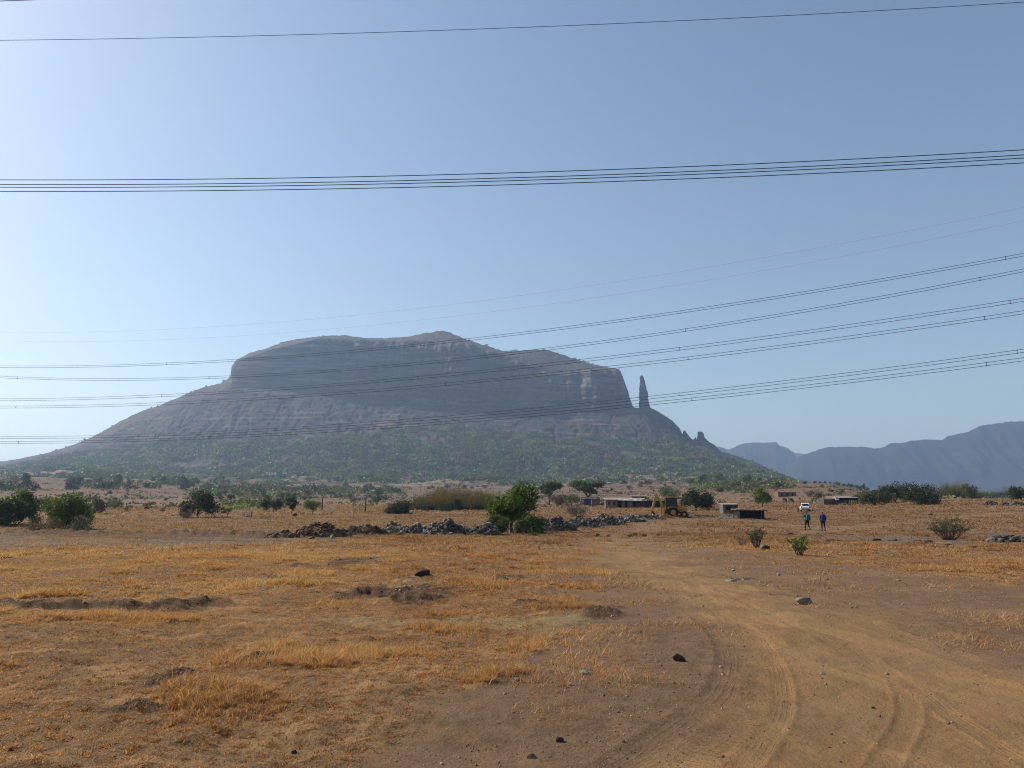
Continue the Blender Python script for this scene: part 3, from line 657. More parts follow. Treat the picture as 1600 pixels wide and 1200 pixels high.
# scrub on the plain
n = 15000; az = R(1)*g0.uniform(-40, 40, n); dist = np.sqrt(g0.uniform(230**2, 980**2, n)); x = dist*np.sin(az); y = dist*np.cos(az)
f = fbm(x/55, y/40, 4, 95); m = f > .18+g0.normal(0, .2, n); x, y, dist = x[m], y[m], dist[m]
z, _ = fast_fields(x, y)
tuft_mass('scrub', np.vstack([P3, P4]), 2.6, 2.6, 10, .9, ['brown', 'grey', 'olive', 'green'], [.25, .35, .25, .15], 17, 'thin scrub dotted over the upper mountain slopes', 'scrub')
tuft_mass('scrub', np.stack([x, y, z-.1], 1), 1.5, 1.3, 12, .5, ['brown', 'grey', 'olive', 'dark'], [.3, .35, .2, .15], 18, 'low dry scrub scattered over the brown plain', 'scrub')
def clump_field(poly, n, rad, hgt, pals, probs, seed, name='thicket', label=None):
    g = np.random.default_rng(seed); a = np.array(poly, float); P = []
    while len(P) < n:
        qx, qy = g.uniform(a[:, 0].min(), a[:, 0].max()), g.uniform(a[:, 1].min(), a[:, 1].max())
        if polydist(np.array([[qx, qy]]), a, True)[0] < 0:
            X_, Y_ = gp(qx, qy); P.append((X_, Y_, gz(X_, Y_)-.2))
    return tuft_mass(name, np.array(P), rad, hgt, 60, .28, pals, probs, seed, label, 'woodland')
clump_field([(120, 757), (280, 756), (300, 763), (150, 765)], 46, 4.2, 5., ['dark', 'green', 'olive', 'brown'], [.3, .3, .2, .2], 35, 'woodland', 'hazy tree belt across the brown slope at the left')
clump_field([(330, 763), (480, 765), (640, 765), (600, 770), (420, 770), (330, 768)], 90, 6., 6.5, ['green', 'olive', 'dark', 'brown'], [.3, .3, .15, .25], 36, 'woodland', 'patchy bluish woodland joining the slope forest to the plain')
clump_field([(300, 768), (420, 762), (620, 764), (640, 776), (500, 780), (300, 778)], 150, 5., 5.5, ['green', 'olive', 'dark', 'brown'], [.3, .3, .2, .2], 31, 'woodland', 'mixed green woodland strip at the foot of the mountain')
clump_field([(1080, 756), (1160, 752), (1225, 752), (1235, 764), (1150, 772), (1085, 770)], 80, 4.5, 6., ['dark', 'green', 'olive', 'brown'], [.35, .35, .2, .1], 32, 'woodland', 'dark green grove on the rise behind the huts')
clump_field([(0, 756), (60, 757), (70, 768), (0, 772)], 26, 4.5, 6., ['dark', 'green', 'olive', 'brown'], [.35, .35, .2, .1], 33, 'woodland', 'dark woodland at the left edge below the mountain')
clump_field([(340, 786), (440, 784), (470, 789), (430, 796), (345, 798)], 60, 2.2, 2.6, ['olive', 'green', 'dark', 'brown'], [.35, .35, .1, .2], 34, 'woodland', 'olive bushes massed behind the rock heaps')

# ------------------------------------------------------------------ small trees one can count: prototypes, then copies
protos = []
for i, (st, pal) in enumerate((('round', 'green'), ('round', 'dark'), ('bush', 'dark'), ('bush', 'olive'), ('open', 'green'), ('round', 'olive'), ('bush', 'green'), ('open', 'brown'), ('bush', 'grey'))):
    B, (V, Q, c), mb = tree_meshes(st, 1., .95 if st != 'bush' else .7, 420, .10, pal, 200+i)
    tv = np.array(mb.v); 
    tq = [f for f in mb.f if len(f) == 4]
    nv = len(V); VV = np.vstack([V, tv]); QQ = np.vstack([Q, np.array(tq)+nv])
    o = mesh_np('small_tree', VV, QQ, None, [M_leaf, M_bark], col=np.vstack([c, np.full((len(tv), 3), .1)]), matidx=[0]*len(Q)+[1]*len(tq))
    protos.append(o)
AREAS = [
 ((-40, 60, 752, 770), 12, 13, (1, 2, 6), 'tree of the woodland edge', 'trees at the far left edge'),
 ((100, 290, 752, 766), 30, 11, (1, 2, 3, 6), 'tree on the brown slope', 'trees in a line across the brown slope'),
 ((268, 350, 754, 768), 14, 10, (2, 3, 6), 'tree on the terraces', 'trees on the left terraces'),
 ((300, 640, 760, 786), 80, 9, (0, 2, 3, 4, 5, 6), 'tree in the green belt', 'trees in the green belt'),
 ((640, 900, 748, 766), 22, 8, (2, 3, 6, 8), 'tree on the bare fields', 'shrubby trees above the thicket'),
 ((900, 1070, 748, 772), 34, 6.5, (2, 3, 7, 8), 'tiny tree on the brown slope', 'dry trees behind the house'),
 ((1075, 1235, 754, 770), 26, 11, (1, 2, 6, 0), 'tree of the grove', 'trees of the grove behind the huts'),
 ((1240, 1400, 756, 776), 22, 5, (2, 3, 8), 'bush on the brown ridge', 'bushes on the right ridge slope'),
 ((60, 330, 770, 794), 22, 6, (2, 3, 8), 'bush on the reddish field', 'bushes on the reddish field')]
PLACES = [(-99, 'at the left edge'), (60, 'beyond the bright green tree'), (160, 'beyond the neat round tree'), (270, 'beyond the broad dark tree'), (350, 'beyond the pale green tree'), (440, 'beyond the tall brown heap'), (530, 'beyond the tallest pole'), (640, 'above the long thicket'),
 (780, 'above the large green tree'), (880, 'above the spreading olive tree'), (960, 'above the long house'), (1030, 'above the backhoe'), (1120, 'above the grey hut'), (1180, 'above the dark shed'), (1240, 'above the white car'), (1300, 'above the white roofed barn')]
TONE = ['green', 'dark', 'dark bushy', 'olive bushy', 'open green', 'olive', 'green bushy', 'brown', 'grey bushy']
ORD = 'first second third fourth fifth sixth seventh eighth ninth tenth eleventh twelfth thirteenth fourteenth fifteenth sixteenth seventeenth eighteenth nineteenth twentieth'.split()+['twenty-'+q for q in 'first second third fourth fifth sixth seventh eighth ninth'.split()]+['thirtieth']
used = set(); g1 = np.random.default_rng(77)
def put_small(k, X_, Y_, Z_, s, label, group, cat='tree'):
    p = protos[k]; o = p if k not in used else p.copy()
    if k in used: COL.objects.link(o)
    used.add(k); o.location = (X_, Y_, Z_); o.scale = (s*g1.uniform(.9, 1.15), s*g1.uniform(.9, 1.15), s*g1.uniform(.85, 1.15)); o.rotation_euler = (0, 0, g1.uniform(0, 6.28))
    return tag(o, label, cat, group)
for (x0, x1, y0, y1), n, wp, ks, lab, grp in AREAS:
    cnt = {}
    for qx in sorted(g1.uniform(x0, x1, n)):
        X_, Y_ = gp(qx, g1.uniform(y0, y1)); s = wp*Y_/1243*g1.uniform(.8, 1.7); k_ = int(g1.choice(ks))
        b_ = [q for q in PLACES if qx >= q[0]][-1][1]; cnt[b_] = cnt.get(b_, 0)+1
        put_small(k_, X_, Y_, gz(X_, Y_)-.1, s, TONE[k_]+' '+lab+' '+b_+', '+ORD[cnt[b_]-1]+' from left', grp, 'bush' if 'bush' in lab else 'tree')
# trees on the skyline of the mountain and of the right ridge
def on_sky(px_, Yd=2500.):
    return at(px_, float(sil(px_))+.4, Yd)
ORD = 'first second third fourth fifth sixth seventh eighth ninth tenth eleventh twelfth thirteenth fourteenth fifteenth sixteenth seventeenth eighteenth nineteenth twentieth'.split()+['twenty-'+q for q in 'first second third fourth fifth sixth seventh eighth ninth'.split()]+['thirtieth']
SKYT = [(237, 4), (246, 3.4), (268, 3.2), (322, 4.6), (349, 4.8), (132, 5), (88, 5), (103, 3.6), (718, 3.4), (727, 4), (733, 4.6), (738, 4.), (760, 6.4), (779, 3.), (802, 4), (806, 3.4), (850, 2.6), (899, 4.2), (905, 3.4), (912, 3.6), (920, 3.8), (926, 3.), (693, 3.4), (664, 2.6), (1006, 2.4), (1160, 4), (1176, 4.4), (1190, 4), (1206, 4.2)]
for q, s in SKYT:
    p = on_sky(q); put_small(int(g1.choice((0, 2, 6))), p.x, p.y, p.z-1., s*2500/1243, ORD[sorted(z_[0] for z_ in SKYT).index(q)]+' tiny tree on the mountain skyline, counted from the left', 'trees on the mountain skyline')
rn_ = -1
for q, b, wd in ((1243, 747, 5), (1259, 750, 6), (1274, 751, 7), (1281, 751, 6), (1289, 752, 6), (1297, 753, 5), (1307, 757, 10), (1319, 757, 8), (1327, 757, 12), (1338, 757, 11), (1349, 758, 11), (1354, 759, 9), (1364, 760, 8), (1376, 761, 7)):
    rn_ += 1; P_ = at(q, b, 640.); put_small(int(g1.choice((2, 1, 6))), P_.x, P_.y, gz(P_.x, P_.y)-.2, wd*640/1243, ORD[rn_]+' small dark tree in the row on the right ridge, counted from the left', 'trees along the right ridge')

# ------------------------------------------------------------------ trees and bushes one by one
# name, label, category, px, base py, width px, height px, style, palette, leaves, size
TR = [
 ('leafy_tree', 'large fresh green tree in front of the grey rubble heaps', 'tree', 800, 833, 74, 72, 'round', 'bright', 5200, .17),
 ('bush', 'dark dense bush at the left foot of the large green tree', 'bush', 776, 835, 34, 32, 'bush', 'green', 2600, .24),
 ('bush', 'dark dense bush at the right foot of the large green tree', 'bush', 825, 834, 46, 32, 'bush', 'green', 3000, .24),
 ('leafy_tree', 'bright green rounded tree beside the brown earth bank, left', 'tree', 101, 827, 70, 54, 'bush', 'bright', 5200, .19),
 ('bush', 'greyish sparse bush on the right of the bright green tree', 'bush', 126, 832, 32, 28, 'bush', 'grey', 1100, .2),
 ('bush', 'brown dry bush left of the bright green tree', 'bush', 58, 832, 36, 24, 'bush', 'brown', 1500, .2),
 ('bush', 'small pale green bush in front of the bright green tree', 'bush', 84, 829, 22, 20, 'bush', 'olive', 900, .2),
 ('leafy_tree', 'dark green tree cut by the left edge of the photo', 'tree', -4, 822, 36, 46, 'bush', 'green', 4200, .2),
 ('leafy_tree', 'mid green tree just right of the left edge', 'tree', 28, 820, 50, 52, 'bush', 'green', 3800, .2),
 ('leafy_tree', 'grey green tree behind the bright green tree, right', 'tree', 146, 803, 30, 28, 'bush', 'grey', 1800, .2),
 ('leafy_tree', 'long low olive tree behind the bright green tree, left', 'tree', 68, 798, 50, 26, 'bush', 'olive', 2400, .2),
 ('round_tree', 'neat round dark green tree alone on the open field', 'tree', 178, 796, 24, 18, 'bush', 'green', 2200, .17),
 ('bush', 'small dark bush right of the neat round tree', 'bush', 200, 799, 10, 11, 'bush', 'dark', 500, .26),
 ('bush', 'small dark bush midway between round tree and dark tree', 'bush', 232, 797, 11, 12, 'bush', 'dark', 500, .26),
 ('bush', 'little dark bush nearest the left of the broad dark tree', 'bush', 254, 801, 8, 10, 'bush', 'dark', 400, .26),
 ('bush', 'tiny grey bush between two dark bushes on the open field', 'bush', 243, 797, 8, 7, 'bush', 'grey', 300, .26),
 ('leafy_tree', 'broad dark tree on the field left of the rock heaps', 'tree', 311, 809, 48, 40, 'bush', 'dark', 4200, .19),
 ('bush', 'low grey bush at the left foot of the broad dark tree', 'bush', 292, 810, 20, 13, 'bush', 'grey', 900, .25),
 ('leafy_tree', 'small pale green tree with thin trunks right of the broad dark tree', 'tree', 355, 808, 17, 14, 'open', 'green', 900, .26),
 ('leafy_tree', 'dark green tree left in the belt behind the brown heap', 'tree', 412, 799, 18, 20, 'bush', 'dark', 1400, .22),
 ('leafy_tree', 'dark tree second in the belt behind the brown heap', 'tree', 433, 799, 15, 20, 'bush', 'dark', 1200, .22),
 ('leafy_tree', 'upright dark tree with a bare trunk behind the brown heap', 'tree', 455, 803, 16, 25, 'round', 'dark', 1500, .22),
 ('leafy_tree', 'light green spreading tree behind the brown heap', 'tree', 488, 803, 27, 21, 'round', 'bright', 1900, .2),
 ('bush', 'leafless brown bush on the bare rise behind the earth bank', 'bush', 414, 810, 20, 8, 'bush', 'brown', 600, .25),
 ('bush', 'dark bush with brown stems left of the long thicket', 'bush', 622, 803, 34, 24, 'bush', 'dark', 2400, .2),
 ('bush', 'small dark round bush at the left end of the long thicket', 'bush', 662, 799, 18, 15, 'bush', 'dark', 900, .24),
 ('bush', 'dark round bush in front of the long thicket', 'bush', 694, 800, 25, 16, 'bush', 'dark', 1500, .23),
 ('bush', 'taller dark bush in front of the long thicket, beside the round one', 'bush', 711, 799, 17, 20, 'bush', 'dark', 1300, .23),
 ('leafy_tree', 'fresh green umbrella shaped tree right behind the large green tree', 'tree', 858, 790, 38, 36, 'open', 'green', 2800, .2),
 ('bush', 'brownish bush under the umbrella shaped tree', 'bush', 874, 790, 28, 20, 'bush', 'brown', 1300, .22),
 ('leafy_tree', 'spreading olive green tree over the blue tarpaulin shelter', 'tree', 917, 790, 48, 37, 'open', 'green', 3400, .18),
 ('bush', 'olive bush at the left of the blue tarpaulin shelter', 'bush', 893, 790, 27, 18, 'bush', 'olive', 1400, .22),
 ('bush', 'grey green round bush behind the grey rubble', 'bush', 903, 808, 29, 19, 'bush', 'grey', 1800, .2),
 ('leafy_tree', 'dark broad tree right of the backhoe', 'tree', 1088, 797, 42, 34, 'bush', 'dark', 4200, .2),
 ('leafy_tree', 'small dark green tree behind the backhoe cab', 'tree', 1048, 781, 30, 22, 'bush', 'green', 1600, .2),
 ('leafy_tree', 'lone bright green tree with a bare trunk behind the dark shed', 'tree', 1191, 792, 31, 28, 'round', 'bright', 2600, .2),
 ('bush', 'round grey green bush on the slope left of the white roofed barn', 'bush', 1266, 777, 15, 11, 'bush', 'grey', 700, .26),
 ('bush', 'darker bush touching the white roofed barn from the left', 'bush', 1279, 780, 15, 13, 'bush', 'dark', 700, .26),
 ('bush', 'small bright bush at the right end of the white roofed barn', 'bush', 1336, 786, 12, 11, 'bush', 'bright', 700, .25),
 ('bush', 'dark bush first from the left in the big clump on the right', 'bush', 1364, 789, 40, 25, 'bush', 'dark', 3200, .2),
 ('bush', 'dark bush second in the big clump on the right', 'bush', 1399, 786, 40, 28, 'bush', 'dark', 3400, .2),
 ('bush', 'largest dark bush, right end of the big clump', 'bush', 1440, 788, 48, 33, 'bush', 'dark', 4400, .19),
 ('bush', 'green bush within the blurred olive thicket on the right', 'bush', 1490, 781, 42, 22, 'bush', 'green', 2600, .2),
 ('bush', 'dark green bush right of the centre of the olive thicket', 'bush', 1513, 781, 28, 28, 'bush', 'olive', 2000, .2),
 ('bush', 'low dark bush far right before the olive thicket', 'bush', 1573, 779, 24, 11, 'bush', 'dark', 1100, .26),
 ('bush', 'low green bush in the gap of the right thicket', 'bush', 1543, 779, 22, 14, 'bush', 'green', 1100, .26),
 ('leafy_tree', 'dark tree cut by the right edge of the photo', 'tree', 1595, 778, 26, 25, 'bush', 'dark', 2200, .2),
 ('bush', 'small dark round tree showing over the clump on the skyline', 'tree', 1410, 770, 13, 15, 'bush', 'dark', 700, .25)]
for i, (nm, lab, cat, a, b, wd, hh, st, pal, lv, sz) in enumerate(TR):
    grp = 'dark bushes of the big right clump' if 'big clump' in lab else None
    tree(nm, lab, cat, a, b, wd, hh, st, pal, lv, sz, 300+i, grp)
# thickets with wispy brown tops
def wispy(label, x0, x1, base, hpx, seed, n=60, palw='olive'):
    g = np.random.default_rng(seed); VV = []; QQ = []; CC = []; cnt = 0; W = []; WT = []; WC = []; wc = 0
    P0 = ground_pt((x0+x1)/2, base)
    for i in range(n):
        q = x0+(x1-x0)*(i+g.uniform(0, 1))/n; s = math.sin(math.pi*min(max((q-x0)/(x1-x0), .06), .94))**.5
        a = at(q, base-3, P0.y+g.uniform(0, 9)); a.z = gz(a.x, a.y); h = hpx*s*a.y/1243*g.uniform(.55, 1.05)*(.95+.35*math.sin(q*.21+seed)*math.sin(q*.083)); r = h*.42
        c_ = np.array([[a.x+g.normal(0, r*.6), a.y+g.normal(0, .6), a.z+h*u, r*v, r*v, h*v*.33] for u, v in ((.25, 1.), (.3, .8), (.55, .7), (.70, .45))])
        V, Q, c = cloud(c_[:2], 330, .3, 'dark', g, 1.); V2, Q2, c2 = cloud(c_[2:], 260, .24, palw if g.uniform() < .6 else 'brown', g, 1.); Q = np.vstack([Q, Q2+len(V)]); V = np.vstack([V, V2]); c = np.vstack([c, c2])
        V[:, 2] = np.maximum(V[:, 2], a.z); VV.append(V); QQ.append(Q+cnt); CC.append(c); cnt += len(V)
        m = 70; th = g.uniform(0, 6.28, m); rr = r*1.5*np.sqrt(g.uniform(0, 1, m)); bx = a.x+rr*np.cos(th); by = a.y+rr*np.sin(th)
        hh = h*g.uniform(.6, 1.08, m); lx = g.normal(.25, .2, m)*h*.5; ly = g.normal(0, .2, m)*h*.3; ww = .035
        b0 = np.stack([bx-ww, by, a.z+hh*.3], 1); b1 = np.stack([bx+ww, by, a.z+hh*.3], 1); t_ = np.stack([bx+lx, by+ly, a.z+hh], 1)
        W.append(np.stack([b0, b1, t_], 1).reshape(-1, 3)); WT.append(np.arange(3*m).reshape(-1, 3)+wc); wc += 3*m
        cc = np.where(g.uniform(size=(m, 1)) < .55, np.array([[.20, .135, .06]]), np.array([[.15, .14, .05]]))*g.uniform(.7, 1.2, (m, 1)); WC.append(np.repeat(cc, 3, 0))
    t = thing('thicket', label, 'thicket', (P0.x, P0.y, P0.z)); L = np.array([P0.x, P0.y, P0.z])
    mesh_np('foliage', np.vstack(VV)-L, np.vstack(QQ), None, [M_leaf], t, col=np.vstack(CC))
    mesh_np('dry_stems', np.vstack(W)-L, None, np.vstack(WT), [M_grass], t, col=np.vstack(WC))
wispy('long thicket with brown wispy top behind the rubble heaps', 640, 782, 797, 40, 401, 90)
wispy('tall blurred olive thicket right of the big dark bushes', 1462, 1534, 781, 33, 402, 44)
wispy('lower pale olive thicket by the right edge', 1530, 1700, 779, 24, 403, 60)
wispy('brown wispy scrub left of the long thicket', 604, 634, 803, 22, 404, 14, 'dark')

# near shrubs with visible stems
def shrub(label, px_, py_, wpx, hpx, pal, nst, lf, ls, seed, fan=.55):
    P = ground_pt(px_, py_); k = P.y/1243; W_, H_ = wpx*k, hpx*k; g = np.random.default_rng(seed)
    t = thing('shrub', label, 'shrub', P-Vector((0, 0, .02))); mb = MB(); C = []
    for i in range(nst):
        a = g.uniform(0, 6.28); r = W_*.5*math.sqrt(g.uniform(.02, 1)); top = Vector((r*math.cos(a), r*math.sin(a), H_*g.uniform(.55, 1.)*(1-.25*(r/(W_*.5))**2)))
        b = Vector((top.x*.25+g.normal(0, .03), top.y*.25, 0)); m = b.lerp(top, .5)+Vector((g.normal(0, .04)*W_, g.normal(0, .04)*W_, .03))
        pts = [b, b.lerp(m, .5), m, m.lerp(top, .5)+Vector((g.normal(0, .02)*W_, 0, 0)), top]; mb.tube(pts, [.012*H_+.004, .010*H_+.003, .008*H_+.002, .005*H_+.002, .002], 5)
        for s in range(4):
            u = g.uniform(.3, .95); q = b.lerp(top, u); e = q+Vector((g.normal(0, .14)*W_, g.normal(0, .14)*W_, g.uniform(.03, .16)*H_)); mb.tube([q, q.lerp(e, .5)+Vector((0, 0, .01)), e], [.004*H_+.002, .003, .0015], 4)
            if u > fan*.6:
                for j in range(lf): v = g.uniform(0, 1); c = q.lerp(e, v); C.append((c.x+g.normal(0, .022)*W_, c.y+g.normal(0, .022)*W_, c.z+g.normal(0, .022)*H_))
    mb.build('stems', M_twig, t, smooth=True); C = np.array(C); C[:, 2] = np.maximum(C[:, 2], .02)
    V, Q = rot_quads(C, ls, g, asp=.5); c = leafcol(C, pal, g, .25)
    mesh_np('leaves', V, Q, None, [M_leaf], t, col=np.repeat(c, 4, 0)); return t
shrub('green milkweed like shrub with stout stems left of the road, nearest the walkers', 1250, 868, 34, 39, 'bright', 16, 16, .085, 501)
shrub('leaning grey green shrub left of the two walkers with dry twigs', 1181, 858, 34, 38, 'olive', 20, 18, .065, 502)
shrub('dry leafless twigs fanning out left of the leaning shrub', 1160, 853, 30, 26, 'brown', 14, 1, .03, 503)
shrub('loose olive shrub on the right field beyond the flat rocks', 1483, 845, 66, 40, 'olive', 44, 20, .085, 504)
shrub('thin dry twig standing in the grass before the rubble', 843, 857, 8, 13, 'brown', 5, 1, .03, 505)
shrub('thin dry stalks right of the green shrub', 1394, 857, 7, 12, 'brown', 5, 1, .03, 506)
# ------------------------------------------------------------------ rocks
def ico(sub):
    bm = bmesh.new(); bmesh.ops.create_icosphere(bm, subdivisions=sub, radius=1); bm.verts.ensure_lookup_table()
    v = np.array([q.co[:] for q in bm.verts]); f = np.array([[q.index for q in fc.verts] for fc in bm.faces]); bm.free(); return v, f
ICO = {1: ico(1), 2: ico(2), 3: ico(3)}
def rock_verts(g, sub, angular=.35):
    v, f = ICO[sub]; v = v.copy()
    for i in range(9):          # cut flat faces off a ball, as broken stone has them
        n = g.normal(size=3); n /= np.linalg.norm(n); d = g.uniform(.42, .8); s = v@n; m = s > d; v[m] -= (s[m]-d)[:, None]*n*(1-angular*.1)
    v *= 1+.06*perlin(v[:, 0]*2+g.uniform(0, 9), v[:, 1]*2+v[:, 2], 7)[:, None]
    return v, f
def turn(v, g, flat=.7):
    a = g.uniform(0, 6.28); c, s = math.cos(a), math.sin(a); v = v*np.array([1, g.uniform(.6, .95), g.uniform(flat*.8, flat*1.15)])
    t = g.normal(0, .35); v = np.stack([v[:, 0]*math.cos(t)-v[:, 2]*math.sin(t), v[:, 1], v[:, 0]*math.sin(t)+v[:, 2]*math.cos(t)], 1)
    return np.stack([v[:, 0]*c-v[:, 1]*s, v[:, 0]*s+v[:, 1]*c, v[:, 2]], 1)
def rock(name, label, px_, py_, wpx, hpx, mat, seed, group=None, sub=3, cat='stone'):
    P = ground_pt(px_, py_); k = P.y/1243; g = np.random.default_rng(seed); v, f = rock_verts(g, sub); v = turn(v, g)
    v -= (v.max(0)+v.min(0))/2; e = np.ptp(v, axis=0); W_, H_ = wpx*k, hpx*k
    v = v/e*np.array([W_, W_*g.uniform(.6, .9), H_*1.35]); v[:, 2] += H_*.5-H_*.15
    o = mesh_np(name, v, None, f, [mat]); o.location = (P.x, P.y, P.z-.01)
    return tag(o, label, cat, group)
def heap(label, px_, py_, wpx, hpx, mat, n, rs, seed, name='rubble_heap', mat2=None):
    P = ground_pt(px_, py_); k = P.y/1243; W_, H_ = wpx*k*.5*1.3, hpx*k*.88; g = np.random.default_rng(seed); D_ = min(W_*.55, H_*1.9)+.2
    def hz(x, y): r = np.hypot(x/W_, y/D_); return H_*np.clip(1-r**1.8, 0, 1)**.8*(.85+.38*perlin(x/.8+seed, y/.8, seed))
    VV = []; FF = []; MI = []; c = 0
    m = 40; gx, gy = np.meshgrid(np.linspace(-1.15, 1.15, m), np.linspace(-1.15, 1.15, m)); gx = gx*W_; gy = gy*D_; gzv = hz(gx, gy)*.95-.08
    V = np.stack([gx.ravel(), gy.ravel(), gzv.ravel()], 1); i = np.arange(m-1)[:, None]*m; j = np.arange(m-1)[None, :]
    a, b, cc, dd = i+j, i+j+1, i+m+j+1, i+m+j; VV.append(V); FF.append(np.concatenate([np.stack([a, b, cc], -1).reshape(-1, 3), np.stack([a, cc, dd], -1).reshape(-1, 3)])); c = len(V); MI += [0]*len(FF[0])
    for q in range(int(n*1.5)):
        th = g.uniform(0, 6.28); r = math.sqrt(g.uniform(0, 1.12)); x, y = W_*r*math.cos(th), D_*r*math.sin(th); s = rs*.88*math.exp(min(g.normal(-.3, .5), .75))
        v, f = rock_verts(g, 1 if s < rs*1.1 else 2); v = turn(v, g)*s; v += [x, y, float(hz(x, y))+s*.15]; VV.append(v); FF.append(f+c); c += len(v); MI += [1 if (mat2 and g.uniform() < .3) else 0]*len(f)
    o = mesh_np(name, np.vstack(VV), None, np.vstack(FF), [mat]+([mat2] if mat2 else []), matidx=MI); o.location = (P.x, P.y+D_*.6, P.z)
    return tag(o, label, 'rock heap', 'rock heaps in a row across the field')
HP = [
 ('low brown earth and stone heap at the left end of the row', 437, 841, 42, 12, 0, 130, .11), ('tall brown rock heap, first large heap from the left', 498, 840, 78, 26, 0, 420, .13),
 ('long brown rock heap right of the tall brown one', 566, 836, 62, 18, 0, 330, .13), ('grey and brown rock heap where brown turns to grey', 617, 834, 42, 19, 1, 260, .14),
 ('small grey rock heap left of the highest grey heap', 651, 835, 40, 18, 1, 240, .14), ('highest grey rock heap, left of the large green tree', 694, 836, 54, 27, 1, 380, .15),
 ('low grey rock heap between two higher grey ones', 729, 835, 38, 14, 1, 200, .14), ('grey rock heap touching the left bush of the green tree', 758, 836, 38, 23, 1, 260, .15),
 ('dark grey rock heap half hidden behind the right bush', 832, 832, 36, 20, 2, 180, .15), ('broad dark grey rubble heap right of the green tree', 868, 831, 56, 27, 2, 420, .15),
 ('dark grey rubble heap behind the grass, mid row', 912, 825, 58, 21, 2, 360, .16), ('dark grey rubble heap before the long house', 948, 821, 50, 20, 2, 300, .17),
 ('low dark rubble heap left of the backhoe', 980, 816, 50, 14, 2, 260, .17), ('thin line of rubble under the backhoe arm', 1013, 811, 46, 8, 2, 160, .17),
 ('rubble spread under the backhoe', 1050, 809, 48, 5, 0, 130, .16), ('flat line of stones right of the backhoe', 1100, 808, 60, 4, 0, 120, .16), ('dark rock outcrop on the right field by the thicket', 1549, 789, 17, 7, 2, 60, .35),
 ('low stony outcrop at the right edge by the thicket', 1590, 789, 34, 5, 2, 70, .35), ('stones at the foot of the white roofed barn', 1326, 788, 20, 4, 1, 60, .3), ('dark rocky hummock near the right edge of the field', 1584, 849, 46, 12, 2, 170, .12), ('dark boulder heap in the grass right of the olive shrub', 1563, 850, 20, 10, 2, 60, .14)]
for i, (lab, a, b, wd, hh, mt, n, rs) in enumerate(HP):
    m1, m2 = ((M_rock_brown, M_rock_dark), (M_rock_dark, M_rock_grey), (M_rock_dark, M_rock_grey))[mt]
    if i == 3: m1, m2 = M_rock_grey, M_rock_brown
    if i >= 16: m1, m2 = M_rock_dark, M_rock_black
    heap(lab, a, b, wd, hh, m1, n, rs, 600+i, mat2=m2)
